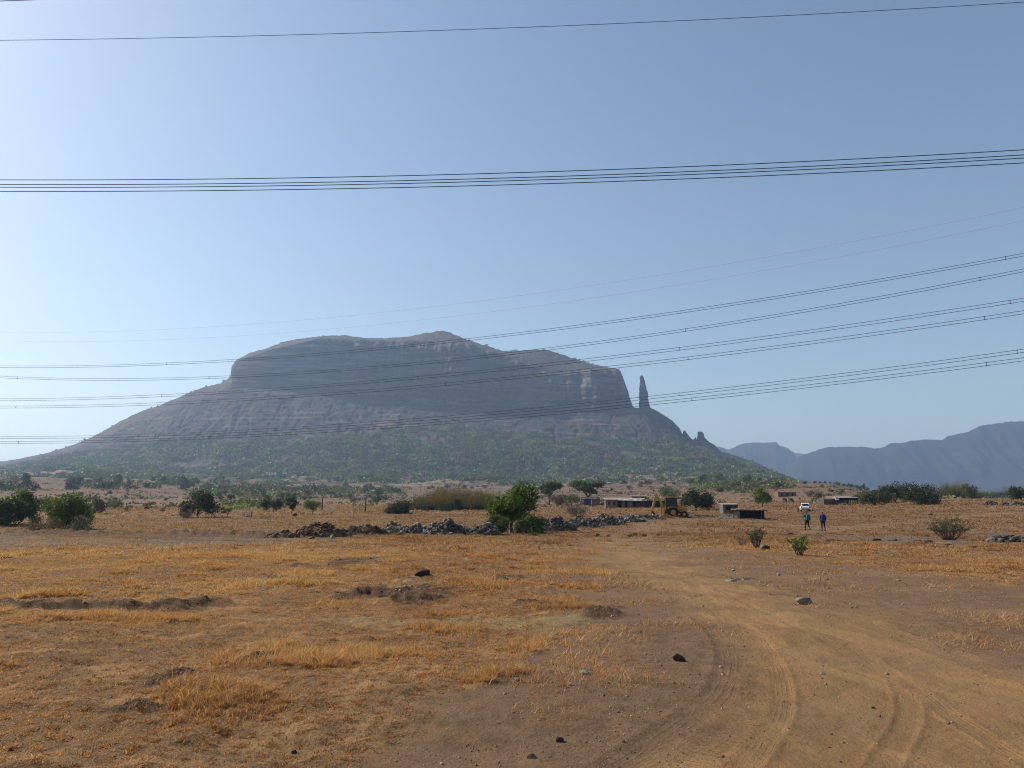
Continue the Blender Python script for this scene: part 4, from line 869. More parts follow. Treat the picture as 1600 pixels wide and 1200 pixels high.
RK = [('flat_stone', 'pale flat stone lying alone on the dirt road', 1256, 941, 28, 11, M_rock_pale), ('dark_stone', 'dark angular stone on the bare soil left of the ruts', 1061, 1038, 21, 13, M_rock_black),
 ('small_stone', 'small pale stone on the road below the flat stone', 1286, 1054, 8, 5, M_rock_pale), ('small_stone', 'little pale stone on the road edge above the flat stone', 1217, 900, 6, 5, M_rock_pale),
 ('small_stone', 'small light stone near the middle of the road top', 1145, 889, 5, 3.5, M_rock_pale), ('flat_stone', 'low pale stone slab half buried above the flat stone', 1144, 908, 20, 4, M_rock_pale),
 ('small_stone', 'tiny pale stone in the pale track, left', 1098, 948, 5, 3, M_rock_pale), ('small_stone', 'tiny stone at the right of the road', 1410, 944, 5, 3, M_rock_pale),
 ('clod', 'dark clod of earth in the road bottom right', 1363, 1102, 6, 5, M_rock_brown), ('clod', 'dark clod of earth between the right ruts', 1374, 1116, 6, 5, M_rock_brown),
 ('clod', 'small brown clod near the bottom of the road', 1298, 1147, 6, 5, M_rock_brown), ('clod', 'small brown clod just above the bottom one', 1296, 1168, 5, 4, M_rock_brown),
 ('clod', 'crumbly dark clod at the lower left of the road', 875, 1156, 13, 9, M_rock_black), ('clod', 'dark clod at the bottom edge left of the road', 832, 1183, 18, 8, M_rock_black),
 ('clod', 'lump of dark earth in the grass, bottom left of centre', 460, 1163, 9, 7, M_rock_black), ('dark_stone', 'dark boulder at the foot of the leaning shrub', 1196, 861, 18, 9, M_rock_dark),
 ('dark_stone', 'dark broken boulder in the grass far left of the road', 660, 906, 24, 9, M_rock_black), ('dark_stone', 'brown boulder beside the dark broken one', 648, 908, 12, 6, M_rock_brown),
 ('dark_stone', 'low dark rock in the trampled grass patch, left', 640, 929, 16, 6, M_rock_brown), ('dark_stone', 'low dark rock at the left end of the trampled patch', 525, 929, 14, 6, M_rock_black),
 ('dark_stone', 'dark rock under the left grass edge', 432, 911, 16, 5, M_rock_black), ('flat_stone', 'dark flat rock left of the olive shrub', 1434, 847, 14, 4, M_rock_dark),
 ('flat_stone', 'dark flat rock just before the olive shrub', 1451, 850, 18, 5, M_rock_dark), ('flat_stone', 'dark wedge shaped rock right of the olive shrub', 1519, 855, 16, 5, M_rock_dark),
 ('flat_stone', 'small flat rock below the olive shrub', 1482, 852, 10, 3, M_rock_dark), ('flat_stone', 'dark flat rock right of the green shrub', 1300, 847, 20, 4, M_rock_dark),
 ('flat_stone', 'dark flat slab below the right walker', 1277, 839, 16, 3, M_rock_dark), ('flat_stone', 'dark flat rock midway between the two right shrubs', 1370, 846, 20, 4, M_rock_dark),
 ('flat_stone', 'dark flat rock right of the midway one', 1394, 846, 16, 4, M_rock_dark), ('flat_stone', 'dark flat rock left behind the green shrub', 1232, 836, 16, 4, M_rock_dark),
 ('boulder', 'large brown boulder at the left foot of the tall brown heap', 465, 840, 13, 9, M_rock_brown), ('boulder', 'pale boulder at the right foot of the tall brown heap', 520, 841, 9, 7, M_rock_pale),
 ('boulder', 'pale brown boulder before the brown heap, centre', 487, 843, 10, 5, M_rock_brown), ('boulder', 'rounded grey boulder on the front of the highest grey heap', 673, 832, 7, 6, M_rock_grey),
 ('boulder', 'large grey boulder at the foot of the highest grey heap', 710, 834, 8, 6, M_rock_grey), ('boulder', 'brown boulder at the foot of the small grey heap', 627, 836, 10, 5, M_rock_brown),
 ('boulder', 'grey boulder in the gap left of the small grey heap', 634, 832, 7, 6, M_rock_grey), ('boulder', 'dark block standing on the field behind the brown heap', 461, 806, 7, 5, M_rock_black),
 ('boulder', 'dark rock on the bare rise before the broad tree', 386, 808, 10, 3, M_rock_dark), ('small_stone', 'pale stone in the road far bottom', 1140, 1144, 5, 4, M_rock_pale),
 ('small_stone', 'small pale stone left of the road in stubble', 700, 1072, 5, 3, M_rock_pale), ('dark_stone', 'dark stone on the pale field left of the olive shrub, far', 1453, 805, 9, 3.5, M_rock_dark)]
for i, (nm, lab, a, b, wd, hh, m_) in enumerate(RK): rock(nm, lab, a, b, wd, hh, m_, 700+i, cat='clod' if nm == 'clod' else 'stone')
# gravel: far too many to count
def gravel():
    g = np.random.default_rng(91); n = 60000; az = R(1)*g.uniform(-36, 38, n); d = 4*np.exp(g.uniform(0, 1, n)**1.1*math.log(13)); x, y = d*np.sin(az), d*np.cos(az)
    z, A = fast_fields(x, y); k = g.uniform(0, 1, n) < (.22*A['bare']+.10+0.5*A['dark'])*(1-.75*A['orange']*A['bare'])*(.5+1.2*(perlin(x/.6, y/.6, 5) > 0)); x, y, z, d = x[k], y[k], z[k], d[k]; n = len(x)
    V0, F0 = [], []
    for i in range(12): v, f = rock_verts(g, 1); V0.append(turn(v, g, .8))
    V0 = np.array(V0); pick = g.integers(0, 12, n); s = (1+.7*A['dark'][k])*np.exp(g.normal(-5.15, .5, n))*np.clip(.55+d/16, .6, 2.); V = V0[pick]*s[:, None, None]+np.stack([x, y, z+s*.2], 1)[:, None, :]
    f = F0 = ICO[1][1]; T = (f[None]+np.arange(n)[:, None, None]*V0.shape[1]).reshape(-1, 3)
    c = np.array([(.18, .115, .07), (.29, .205, .13), (.10, .065, .042)])[g.integers(0, 3, n)]*g.uniform(.8, 1.3, (n, 1))
    m, t, b = newmat('gravel'); k_ = N(t); k_.l(k_.attr('Col').outputs['Color'], b.inputs['Base Color']); b.inputs['Roughness'].default_value = .9
    o = mesh_np('gravel', V.reshape(-1, 3), None, T, [m], col=np.repeat(c, V0.shape[1], 0)); o['kind'] = 'stuff'; tag(o, 'loose pebbles and soil crumbs on the bare ground', 'gravel')
gravel()
# plastic scraps
def scrap(label, px_, py_, wpx, c, seed):
    P = ground_pt(px_, py_); g = np.random.default_rng(seed); s = wpx*P.y/1243; n = 9; u = np.linspace(-.5, .5, n); a, b = np.meshgrid(u, u)
    z = .16*s*np.abs(fbm(a*3+seed, b*3, 3, 5))+.004+.1*s*(1-np.abs(a*2)); V = np.stack([(a+.1*perlin(b*4, a*2, 6)).ravel()*s, b.ravel()*s*.8, z.ravel()], 1)
    i = np.arange(n-1)[:, None]*n; j = np.arange(n-1)[None, :]; q = np.stack([i+j, i+j+1, i+n+j+1, i+n+j], -1).reshape(-1, 4)
    o = mesh_np('plastic_scrap', V, q, None, [simple('plastic', c, .35, .3, 20)]); o.modifiers.new('thickness', 'SOLIDIFY').thickness = .002; o.location = P+Vector((0, 0, .01)); o.rotation_euler = (0, 0, g.uniform(0, 3)); tag(o, label, 'litter')
scrap('crumpled turquoise plastic scrap on the stubble left of the road', 911, 1062, 15, (.03, .28, .38), 1)
scrap('smaller dull blue plastic scrap at the left of the turquoise one', 808, 1069, 10, (.10, .20, .26), 2)
scrap('whitish plastic scrap below the turquoise one', 891, 1079, 7, (.42, .42, .42), 3)

# ------------------------------------------------------------------ dry grass
def grass():
    g = np.random.default_rng(5); VV, TT, CC = [], [], []; c0 = 0
    for r0, r1, dens, hgt, wid, two in ((3.6, 9, 12000, .042, .0030, 1), (9, 17, 6500, .05, .0048, 0), (17, 34, 2000, .06, .0095, 0), (34, 75, 330, .08, .02, 0), (75, 150, 26, .12, .06, 0), (150, 300, 3, .2, .16, 0)):
        area = (r1**2-r0**2)*R(78)/2; n = int(area*dens); az = R(1)*g.uniform(-39, 39, n); d = np.sqrt(g.uniform(r0**2, r1**2, n)); x, y = d*np.sin(az), d*np.cos(az)
        # blades stand in tussocks
        cl = .22 if r0 < 34 else .5
        cx = np.round(x/cl+.9*perlin(x*3, y*3, 3)); cy = np.round(y/cl+.9*perlin(x*3, y*3, 13)); k = g.uniform(0, 1, n) < .62
        x = np.where(k, x+(cx*cl-x)*.55, x); y = np.where(k, y+(cy*cl-y)*.55, y)
        z, A = fast_fields(x, y)
        patch = fbm(x/1.7, y/1.7, 3, 61); big = fbm(x/7, y/7, 2, 62)
        pr = (1-A['bare'])*(1-.85*A['dark'])*(1-.7*A['pale'])*(1-.85*A['rock'])*(.45+.55*sstep(-.6, .3, patch+.5*big+.18*(x < 0)))
        pr = np.maximum(pr, .05*(1-A['orange'])*(patch > .1)); k = g.uniform(0, 1, n) < pr
        x, y, z, patch, big, d = x[k], y[k], z[k], patch[k], big[k], d[k]; n = len(x)
        h = hgt*np.exp(g.normal(-.15, .35, n))*(.55+2.2*sstep(.05, .75, patch+.4*big)**1.3); a = g.uniform(0, 6.28, n); wv = np.stack([np.cos(a), np.sin(a), np.zeros(n)], 1)*(wid*g.uniform(.6, 1.3, n))[:, None]
        le = np.stack([g.normal(.12, .6, n), g.normal(0, .6, n), np.full(n, .9)], 1); le /= np.linalg.norm(le, axis=1)[:, None]
        B = np.stack([x, y, z-.006], 1); M1 = B+le*(h*.55)[:, None]; T = B+le*h[:, None]; T[:, :2] += (le[:, :2]*(h*.6)[:, None]); T[:, 2] -= h*.12
        if two: V = np.stack([B-wv, B+wv, M1+wv*.7, M1-wv*.7, T], 1); tri = np.array([[0, 1, 2], [0, 2, 3], [3, 2, 4]]); nv = 5
        else: V = np.stack([B-wv, B+wv, T], 1); tri = np.array([[0, 1, 2]]); nv = 3
        pal = np.array([(.46, .235, .092), (.37, .18, .078), (.53, .36, .205), (.115, .062, .037), (.26, .135, .072)])  # blade tones; the dark brown one paints shadow into the grass
        tone = .12+big*.45+patch*.3+.4*perlin(x/4, y/9, 63)+.3*perlin(x/.9, y/1.3, 64)+g.normal(0, .5, n); tone += .25*((x < -.15*y))
        ix = np.clip(np.digitize(tone, [-.45, -.1, .2, .75]), 0, 4); cmap = np.array([3, 4, 1, 0, 2])[ix]
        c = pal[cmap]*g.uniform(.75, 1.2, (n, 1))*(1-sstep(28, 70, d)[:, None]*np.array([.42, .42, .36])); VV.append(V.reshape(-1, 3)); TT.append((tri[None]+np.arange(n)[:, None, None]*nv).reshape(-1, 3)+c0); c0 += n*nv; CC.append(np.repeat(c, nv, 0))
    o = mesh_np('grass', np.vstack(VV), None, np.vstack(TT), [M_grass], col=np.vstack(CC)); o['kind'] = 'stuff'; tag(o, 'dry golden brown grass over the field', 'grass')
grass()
# ------------------------------------------------------------------ buildings, poles, vehicles
C_pink = simple('pink_plaster', (.27, .175, .145), .9, .35, .9); C_sheet = simple('white_roof_sheet', (.36, .345, .33), .5, .35, .6, c2=(.17, .14, .12)); C_dkwood = simple('dark_timber', (.05, .038, .03), .9, .4, 3)
C_black = simple('near_black', (.012, .011, .010), .9, .2, 2); C_rust = simple('rusty_sheet', (.24, .13, .08), .8, .5, 1.2, c2=(.33, .27, .23)); C_grey = simple('grey_plaster', (.15, .14, .125), .9, .4, 1.5)
C_tarp = simple('blue_tarpaulin', (.035, .06, .20), .6, .4, 1.5); C_white = simple('white_paint', (.78, .78, .76), .5, .1, 2); C_brick = simple('brown_brick', (.20, .12, .085), .9, .3, 1.5); C_thatch = simple('brown_thatch', (.21, .15, .11), .95, .4, 3, bump=.5)
C_teal = simple('teal_sheet', (.03, .13, .12), .7, .4, 2)
def corrug(mb, x0, x1, y0, y1, z0, z1, th=.05, pitch=.25):
    """a corrugated sheet roof sloping from front (y0,z0) to back (y1,z1)"""
    n = max(4, int((x1-x0)/pitch*2)); vs = []
    for i in range(n+1):
        x = x0+(x1-x0)*i/n; q = .025 if i % 2 else -.025; vs += [(x, y0, z0+q), (x, y1, z1+q), (x, y0, z0+q-th), (x, y1, z1+q-th)]
    fs = []
    for i in range(n): a = 4*i; b = a+4; fs += [(a, b, b+1, a+1), (a+2, a+3, b+3, b+2), (a, a+2, b+2, b), (a+1, b+1, b+3, a+3)]
    fs += [(0, 1, 3, 2), (4*n, 4*n+2, 4*n+3, 4*n+1)]; return mb.add(vs, fs)
def place(px_, py_, sink=.08, dmax=1200.): P = ground_pt(px_, py_, dmax); return P-Vector((0, 0, sink)), P.y/1243.
# long low house with patched roof
P, k = place(978, 793); t = thing('long_house', 'long low pinkish house with patched white sheet roof behind the rubble', 'house', P)
W = 66*k; x0 = -W/2; H = 13*k
m = MB(); m.box((0, 3.2, H/2), (W-.5, .25, H)); m.box((x0+.35, 1.6, H/2), (.25, 3.0, H)); m.box((W/2-.35, 1.6, H/2), (.25, 3.0, H)); m.box((x0+W*.15, 0, H/2), (W*.29, .25, H)); m.box((x0+W*.44, 0, H*.5), (W*.08, .26, H)); m.box((x0+W*.60, 0, H*.5), (W*.12, .26, H)); m.box((x0+W*.80, 0, H*.3), (W*.10, .24, H*.6)); m.box((x0+W*.94, 0, H*.5), (W*.10, .25, H)); m.build('wall', C_pink, t)
for a, b, mt, dz in ((-.01, .30, C_rust, .05), (.30, .52, C_sheet, .12), (.52, .74, C_sheet, .03), (.74, 1.01, C_sheet, .0)):
    m = MB(); corrug(m, x0+W*a, x0+W*b-.04, -.9, 3.6, H*(.86 if b > .4 else 1.0)+dz, H*1.22+dz); m.build('roof_sheet', mt, t)
for a, wd in ((.34, .07), (.51, .05), (.70, .07)): m = MB(); m.box((x0+W*a, .5, H*.42), (W*wd, .1, H*.84)); m.build('door', C_black, t)
for a in (.10, .22): m = MB(); m.box((x0+W*a, -.14, H*.55), (W*.05, .06, H*.3)); f = m.build('window', C_black, t)
for a in (.31, .47, .66, .76, .87): m = MB(); m.tube([(x0+W*a, -.75, 0), (x0+W*a, -.75, H*.9)], .07, 6); m.build('post', C_dkwood, t)
for i, a in enumerate((.33, .42, .58, .68, .83)): m = MB(); g_ = random.Random(i); m.box((x0+W*a, 1.2+g_.random(), H*1.02+.12), (.5, .4, .14)); m.build('roof_weight', M_rock_grey, t)
# upper small store above the house roof
P, k = place(998, 786); t = thing('store_room', 'small brown brick store showing behind the long house roof', 'store', P); m = MB(); H = 11*k; m.box((0, 0, H/2), (24*k, 3, H)); m.build('wall', C_brick, t); m = MB(); corrug(m, -13*k, 13*k, -1.8, 1.8, H+.1, H+.35); m.build('roof', C_rust, t); m = MB(); m.box((2*k, -1.53, H*.6), (3*k, .1, H*.3)); m.build('window', C_black, t)
# dark timber shed between house and backhoe
P, k = place(1024, 793); t = thing('timber_shed', 'dark open timber shed between the long house and the backhoe', 'shed', P); W = 36*k; H = 13*k
for i in range(5):
    for yy in (0, 3.): m = MB(); x = -W/2+W*i/4; m.tube([(x, yy, 0), (x+.05, yy, H)], .11, 6); m.build('post', C_dkwood, t)
m = MB(); m.box((0, 2.9, H*.45), (W, .1, H*.9)); m.build('back_wall', C_dkwood, t)
for zz in (.35, .68): m = MB(); m.tube([(-W/2, -.05, H*zz), (W/2, -.05, H*(zz-.08))], .07, 5); m.build('rail', C_dkwood, t)
m = MB(); corrug(m, -W*.55, W*.55, -.8, 3.6, H*.98, H*1.1); m.build('roof', C_dkwood, t)
# blue tarpaulin shelter
P, k = place(923, 791); t = thing('tarpaulin_shelter', 'low shelter hung with blue tarpaulin under the spreading olive tree', 'shelter', P); W = 28*k; H = 13*k
for x in (-W/2, 0, W/2): m = MB(); m.tube([(x, 0, 0), (x, 0, H)], .1, 6); m.build('post', C_dkwood, t)
m = MB(); m.box((-W*.2, -.03, H*.5), (W*.42, .06, H*.72)); m.build('tarpaulin', C_tarp, t); m = MB(); m.box((W*.28, .02, H*.45), (W*.44, .08, H*.9)); m.build('wall', C_brick, t); m = MB(); corrug(m, -W*.55, W*.55, -.5, 3, H, H*1.12); m.build('roof', C_dkwood, t)
# grey hut
P, k = place(1142, 803); t = thing('hut', 'small grey hut with light sheet roof and dark window beside the dark shed', 'hut', P); W = 24*k; H = 15*k
m = MB(); m.box((-W*.4, 0, H/2), (W*.2, .15, H)); m.box((-W*.12, 0, H*.22), (W*.36, .15, H*.44)); m.box((-W*.12, 0, H*.93), (W*.36, .15, H*.14)); m.box((-W/2+.08, 1.1, H/2), (.15, 2.0, H)); m.box((W/2-.08, 1.1, H/2), (.15, 2.0, H)); m.box((0, 2.2, H/2), (W, .15, H)); m.build('wall', C_grey, t)
m = MB(); m.box((W*.27, .0, H*.5), (W*.42, .1, H*.95)); m.build('door', C_teal, t); m = MB(); m.box((-W*.12, .10, H*.66), (W*.36, .04, H*.4)); m.build('window', C_black, t); m = MB(); m.box((W*.1, -.12, H*.2), (W*.25, .1, H*.4)); m.build('panel', simple('red_brown_sheet', (.16, .05, .035), .7), t)
m = MB(); corrug(m, -W*.56, W*.5, -.5, 2.6, H*1.05, H*1.16); m.build('roof', C_sheet, t)
# dark shed
P, k = place(1175, 811); t = thing('dark_shed', 'long low shed, wall coloured black for shade, brown flat roof right of the grey hut', 'shed', P); W = 39*k; H = 16*k
m = MB(); m.box((-W*.06, 0, H*.46), (W*.86, .12, H*.92)); m.box((-W/2+.08, 1.6, H*.45), (.12, 3.1, H*.9)); m.box((W/2-.05, 1.6, H*.45), (.1, 3.1, H*.9)); m.box((0, 3.2, H*.45), (W, .12, H*.9)); m.build('wall', C_black, t)  # walls coloured near-black to stand for the shaded front
m = MB(); m.box((W*.42, .3, H*.45), (W*.09, .08, H*.9)); m.build('panel', C_dkwood, t)
for x in (-.5, -.2, .12, .385, .49): m = MB(); m.tube([(W*x, -.14, 0), (W*x, -.14, H)], .05 if x != .385 else .035, 6); m.build('post', C_dkwood if x != .385 else C_pink, t)
g_ = np.random.default_rng(3); n1, n2 = 26, 10; V = []
for i in range(n1):
    for j in range(n2): x = W*(-.56+1.16*i/(n1-1)); y = -.6+4.2*j/(n2-1); V.append((x, y, H*(1.02-.10*(x/W+.5))+.10*perlin(np.array([x*1.3]), np.array([y*1.3]), 8)[0]+(.06 if j else -.05)))
V = np.array(V); i = np.arange(n1-1)[:, None]*n2; j = np.arange(n2-1)[None, :]; o = mesh_np('roof', V, np.stack([i+j, i+n2+j, i+n2+j+1, i+j+1], -1).reshape(-1, 4), None, [C_thatch], t); o.modifiers.new('thickness', 'SOLIDIFY').thickness = .14
# dry stone wall
P, k = place(1138, 809); heap('dry stone wall running left from the dark shed', 1140, 810, 40, 8, M_rock_grey, 190, .13, 640, name='stone_wall', mat2=M_rock_dark)['category'] = 'wall'
# white roofed barn on the right
P, k = place(1312, 788); t = thing('barn', 'low dark barn with long white roof on the right field', 'barn', P); W = 50*k; H = 9*k
m = MB(); m.box((-W*.1, 0, H/2), (W*.8, .2, H)); m.box((-W*.5+.1, 2.5, H/2), (.2, 4.8, H)); m.box((W*.3, 2.5, H/2), (.2, 4.8, H)); m.box((-W*.1, 5, H/2), (W*.8, .2, H)); m.build('wall', simple('dark_stone_wall', (.10, .085, .075), .9, .4, 1.5), t)
m = MB(); corrug(m, -W*.16, W*.60, -.8, 6, H*1.30, H*1.55); m.build('roof', C_sheet, t); m = MB(); m.box((W*.2, -.3, H*1.05), (W*.7, .12, H*.42)); m.build('eaves_board', C_black, t)
for x in (-.12, .1, .32, .55): m = MB(); m.tube([(W*x, -.5, 0), (W*x, -.5, H*1.25)], .09, 6); m.build('post', C_dkwood, t)
m = MB(); m.add([(-W*.16, -.7, H*.85), (-W*.04, -.7, H*.85), (-W*.06, 0, H*1.45), (-W*.16, 0, H*1.45)], [(0, 1, 2, 3)]); o = m.build('roof_sheet', C_white, t); o.modifiers.new('thickness', 'SOLIDIFY').thickness = .05
# brick ruin
P, k = place(1230, 776); t = thing('brick_building', 'roofless brown brick building at the foot of the right ridge', 'building', P); W = 29*k; H = 7.5*k
m = MB(); m.box((0, 0, H/2), (W, .3, H)); m.box((-W/2+.15, 2.6, H/2), (.3, 4.9, H)); m.box((W/2-.15, 2.6, H/2), (.3, 4.9, H)); m.box((0, 5.2, H/2), (W, .3, H)); m.build('wall', C_brick, t)
for x in (-.3, 0, .3): m = MB(); m.box((W*x, -.16, H*.5), (W*.1, .06, H*.5)); m.build('window', C_black, t)
# hillside houses
for lab, a, b, wd, hh in (('white house with dark windows on the wooded foot of the mountain', 603, 761, 18, 5), ('white roofed house high on the left terraces, left of two', 424, 740, 14, 4), ('small white roofed house right of the other on the terraces', 445, 739, 6, 4), ('tiny white shed at the far left edge before the woodland', 2, 762, 5, 3)):
    P = ground_pt(a, b); 
    if b < 760: P = Vector(at(a, b, 1150.))
    k = P.y/1243; W, H = wd*k, hh*k; t = thing('white_house', lab, 'house', P-Vector((0, 0, 1.2))); m = MB(); m.box((0, 0, H*.4), (W, W*.5, H*.8)); m.build('wall', C_white, t)
    m = MB(); m.prism([(-W*.54, H*.8), (W*.54, H*.8), (W*.45, H*1.1), (-W*.45, H*1.1)], -W*.3, W*.3); m.build('roof', C_sheet, t)
    for x in (-.28, 0, .28):
        m = MB(); m.box((W*x, -W*.25-.05, H*.42), (W*.12, .1, H*.4)); m.build('window', C_black, t)
# utility poles
for lab, a, b, hh, in (('wooden utility pole in front of the green belt, left of two tall ones', 503, 798, 24), ('wooden utility pole right of the light green tree, tallest', 571, 800, 25), ('thin short post left of the tallest pole', 562, 797, 9), ('faint thin utility pole within the green belt', 438, 778, 14), ('short dark post beside the pale green tree', 393, 808, 12), ('short post on the brown field under the mountain', 657, 770, 7)):
    P, k = place(a, b, .2); t = thing('utility_pole', lab, 'pole', P); m = MB(); H = hh*k; m.tube([(0, 0, 0), (.03, 0, H*.5), (0, 0, H)], [.16, .14, .11] if hh > 13 else [.1, .09, .07], 8); m.build('post', C_dkwood, t)
    if hh > 20:
        m = MB(); m.box((0, -.16, H*.93), (1.3, .1, .1)); m.build('crossarm', C_dkwood, t)
        for x in (-.55, 0, .55): m = MB(); m.tube([(x, -.16, H*.93+.05), (x, -.16, H*.93+.2)], [.05, .03], 6); m.build('insulator', C_white, t)
# charred stump by the car
P, k = place(1247, 799.5, .05); m = MB(); m.tube([(0, 0, 0), (.05, 0, .35), (.02, 0, .7), (.0, 0, .95)], [.13, .12, .09, .04], 9); o = m.build('stump', C_black); o.location = P; tag(o, 'small dark stump standing left of the white car', 'stump')

# ---- white car seen from behind
P, k = place(1258, 797.5, 0)
P = ground_pt(1258, 798.5); t = thing('parked_car', 'small white car parked on the field beyond the walkers', 'car', P, R(-17))
M_paint = simple('car_paint', (.8, .8, .8), .3, .04, 1); M_glass = simple('car_glass', (.02, .025, .03), .1, .2, 1); M_tyre = simple('tyre', (.02, .02, .02), .9); M_lamp = simple('tail_lamp', (.35, .02, .01), .4); M_chrome = simple('wheel_rim', (.4, .4, .4), .4, .2, 3, metal=.6)
side = [(-1.85, .28), (-1.92, .55), (-1.86, .85), (-1.72, .95), (-1.05, 1.0), (-.9, 1.0), (.9, 1.0), (1.15, .97), (1.75, .82), (1.9, .6), (1.85, .28)]
def yprism(prof, x0, x1, inset=0):   # profile along y (car length), extruded across x
    n = len(prof); vs = [(x0+(inset if z > 1.02 else 0), y, z) for y, z in prof]+[(x1-(inset if z > 1.02 else 0), y, z) for y, z in prof]
    return vs, [tuple(range(n)), tuple(range(2*n-1, n-1, -1))]+[(i, i+n, (i+1) % n+n, (i+1) % n) for i in range(n)]
m = MB(); m.add(*yprism(side, -.8, .8)); m.build('body', M_paint, t, bevel=.05)
m = MB(); m.add(*yprism([(-1.68, .93), (-1.45, 1.42), (-1.2, 1.5), (.15, 1.5), (.4, 1.44), (1.05, .95)], -.74, .74, .1)); m.build('cabin', M_paint, t, bevel=.03)
m = MB(); m.add([(-.6, -1.68, 1.0), (.6, -1.68, 1.0), (.52, -1.49, 1.38), (-.52, -1.49, 1.38)], [(0, 1, 2, 3)]); m.build('rear_window', M_glass, t).location = (0, -.03, 0)
for sx in (-1, 1):
    m = MB(); xx = .76; m.add([(sx*xx, -1.4, 1.02), (sx*xx, .85, 1.02), (sx*(xx-.09), .3, 1.42), (sx*(xx-.09), -1.3, 1.42)], [(0, 1, 2, 3)]); m.build('side_window', M_glass, t)
    m = MB(); m.box((sx*.68, -1.9, .78), (.18, .08, .26)); m.build('tail_light', M_lamp, t)
    for y in (-1.2, 1.2):
        m = MB(); m.tube([(sx*.62, y, .3), (sx*.83, y, .3)], .3, 18); wv_ = m.build('wheel', M_tyre, t); m = MB(); m.tube([(sx*.82, y, .3), (sx*.845, y, .3)], .19, 12); m.build('rim', M_chrome, wv_)
m = MB(); m.box((0, -1.94, .42), (1.5, .1, .18)); m.build('bumper', simple('grey_plastic', (.12, .12, .12), .7), t, bevel=.02); m = MB(); m.box((0, -1.965, .66), (.45, .02, .11)); m.build('number_plate', C_white, t)

# ---- backhoe loader facing right
P, k = place(1052, 808.5, 0); s = 116/1243
t = thing('backhoe_loader', 'yellow backhoe loader with raised rear arm working at the rubble', 'digger', P, R(-8))
Y_ = simple('yellow_paint', (.52, .27, .022), .5, .25, 1.5, c2=(.40, .21, .03)); BK = simple('black_steel', (.03, .028, .026), .7); GL = simple('cab_glass', (.03, .035, .04), .15); GR = simple('worn_steel_bucket', (.42, .41, .39), .5, .35, 3); TAN = simple('faded_roof', (.48, .31, .15), .7)
m = MB(); m.box((.2, 0, .72), (3.4, .9, .35)); m.box((.9, 0, .95), (1.7, .95, .3)); m.build('chassis', BK, t, bevel=.03)
m = MB(); m.prism([(.55, 1.0), (.55, 1.75), (1.5, 1.58), (1.85, 1.45), (1.85, .8), (1.2, .8)], -.48, .48); h_ = m.build('hood', Y_, t, bevel=.04)
m = MB(); m.box((1.87, 0, 1.15), (.05, .8, .5)); m.build('grille', BK, h_)
m = MB(); m.tube([(1.2, .2, 1.65), (1.2, .2, 2.35)], .05, 8); m.build('exhaust', BK, h_)
cb = None
m = MB()
for x, y in ((-1.0, -.72), (-1.0, .72), (-.1, -.74), (-.1, .74), (.6, -.66), (.6, .66)): m.tube([(x, y, .95), (x*.93, y*.93, 2.85)], .05, 6)
m.box((-.2, 0, .98), (1.7, 1.5, .12)); m.box((-.2, 0, 1.25), (1.62, 1.46, .45)); cabf = m.build('cab', BK, t)
m = MB(); m.prism([(-1.12, 2.83), (-1.1, 2.98), (.62, 3.0), (.74, 2.86)], -.82, .82); m.build('cab_roof', TAN, cabf, bevel=.03)
for nm, pts in (('window', [(.57, -.6, 1.5), (.57, .6, 1.5), (.54, .58, 2.75), (.54, -.58, 2.75)]), ('window', [(-.05, -.71, 1.5), (.52, -.65, 1.5), (.5, -.62, 2.75), (-.05, -.68, 2.75)]), ('window', [(-.95, -.7, 1.5), (-.16, -.72, 1.5), (-.16, -.67, 2.75), (-.92, -.66, 2.75)])):
    m = MB(); m.add(pts, [(0, 1, 2, 3)]); m.build(nm, GL, cabf)
m = MB(); m.box((-.35, 0, 1.5), (.5, .5, .14)); m.box((-.1, 0, 1.85), (.12, .5, .7)); m.build('seat', BK, cabf, bevel=.03)
def wheel(x, y, r, wd):
    m = MB(); m.tube([(x, y-wd/2, r), (x, y-wd*.36, r), (x, y+wd*.36, r), (x, y+wd/2, r)], [r*.86, r, r, r*.86], 22)
    for a in range(20):
        th = a*math.pi/10; M_ = Matrix.Translation((x, y, r)) @ Matrix.Rotation(th, 4, 'Y'); m.box((r*1.0, 0, 0), (.07, wd*.8, .07), M_)
    w_ = m.build('wheel', M_tyre, t); m = MB(); m.tube([(x, y-wd/2-.02, r), (x, y+wd/2+.02, r)], r*.5, 14); m.build('rim', Y_, w_)
for y in (-.85, .85): wheel(-.05, y, .72, .44); wheel(1.5, y, .44, .30)
for y in (-.85, .85):
    m = MB(); m.prism([(-.85, 1.2), (-.6, 1.52), (.45, 1.52), (.75, 1.1), (.68, 1.08), (.4, 1.44), (-.56, 1.44), (-.78, 1.16)], y-.24, y+.24); m.build('mudguard', Y_, t)
for y in (-.58, .58):
    m = MB(); m.prism([(.62, 1.35), (.72, 1.5), (1.75, 1.1), (2.15, .55), (2.15, .32), (2.02, .32), (1.6, .92)], y-.06, y+.06); m.build('loader_arm', Y_, t); m = MB(); m.tube([(.9, y, .8), (1.8, y, .85)], .05, 8); m.build('ram', GR, t)
m = MB(); m.prism([(2.1, .08), (2.85, .08), (2.87, .13), (2.28, .2), (2.2, .55), (2.5, .98), (2.45, 1.02), (2.12, .75)], -1.1, 1.1); m.build('front_bucket', GR, t, bevel=.01)
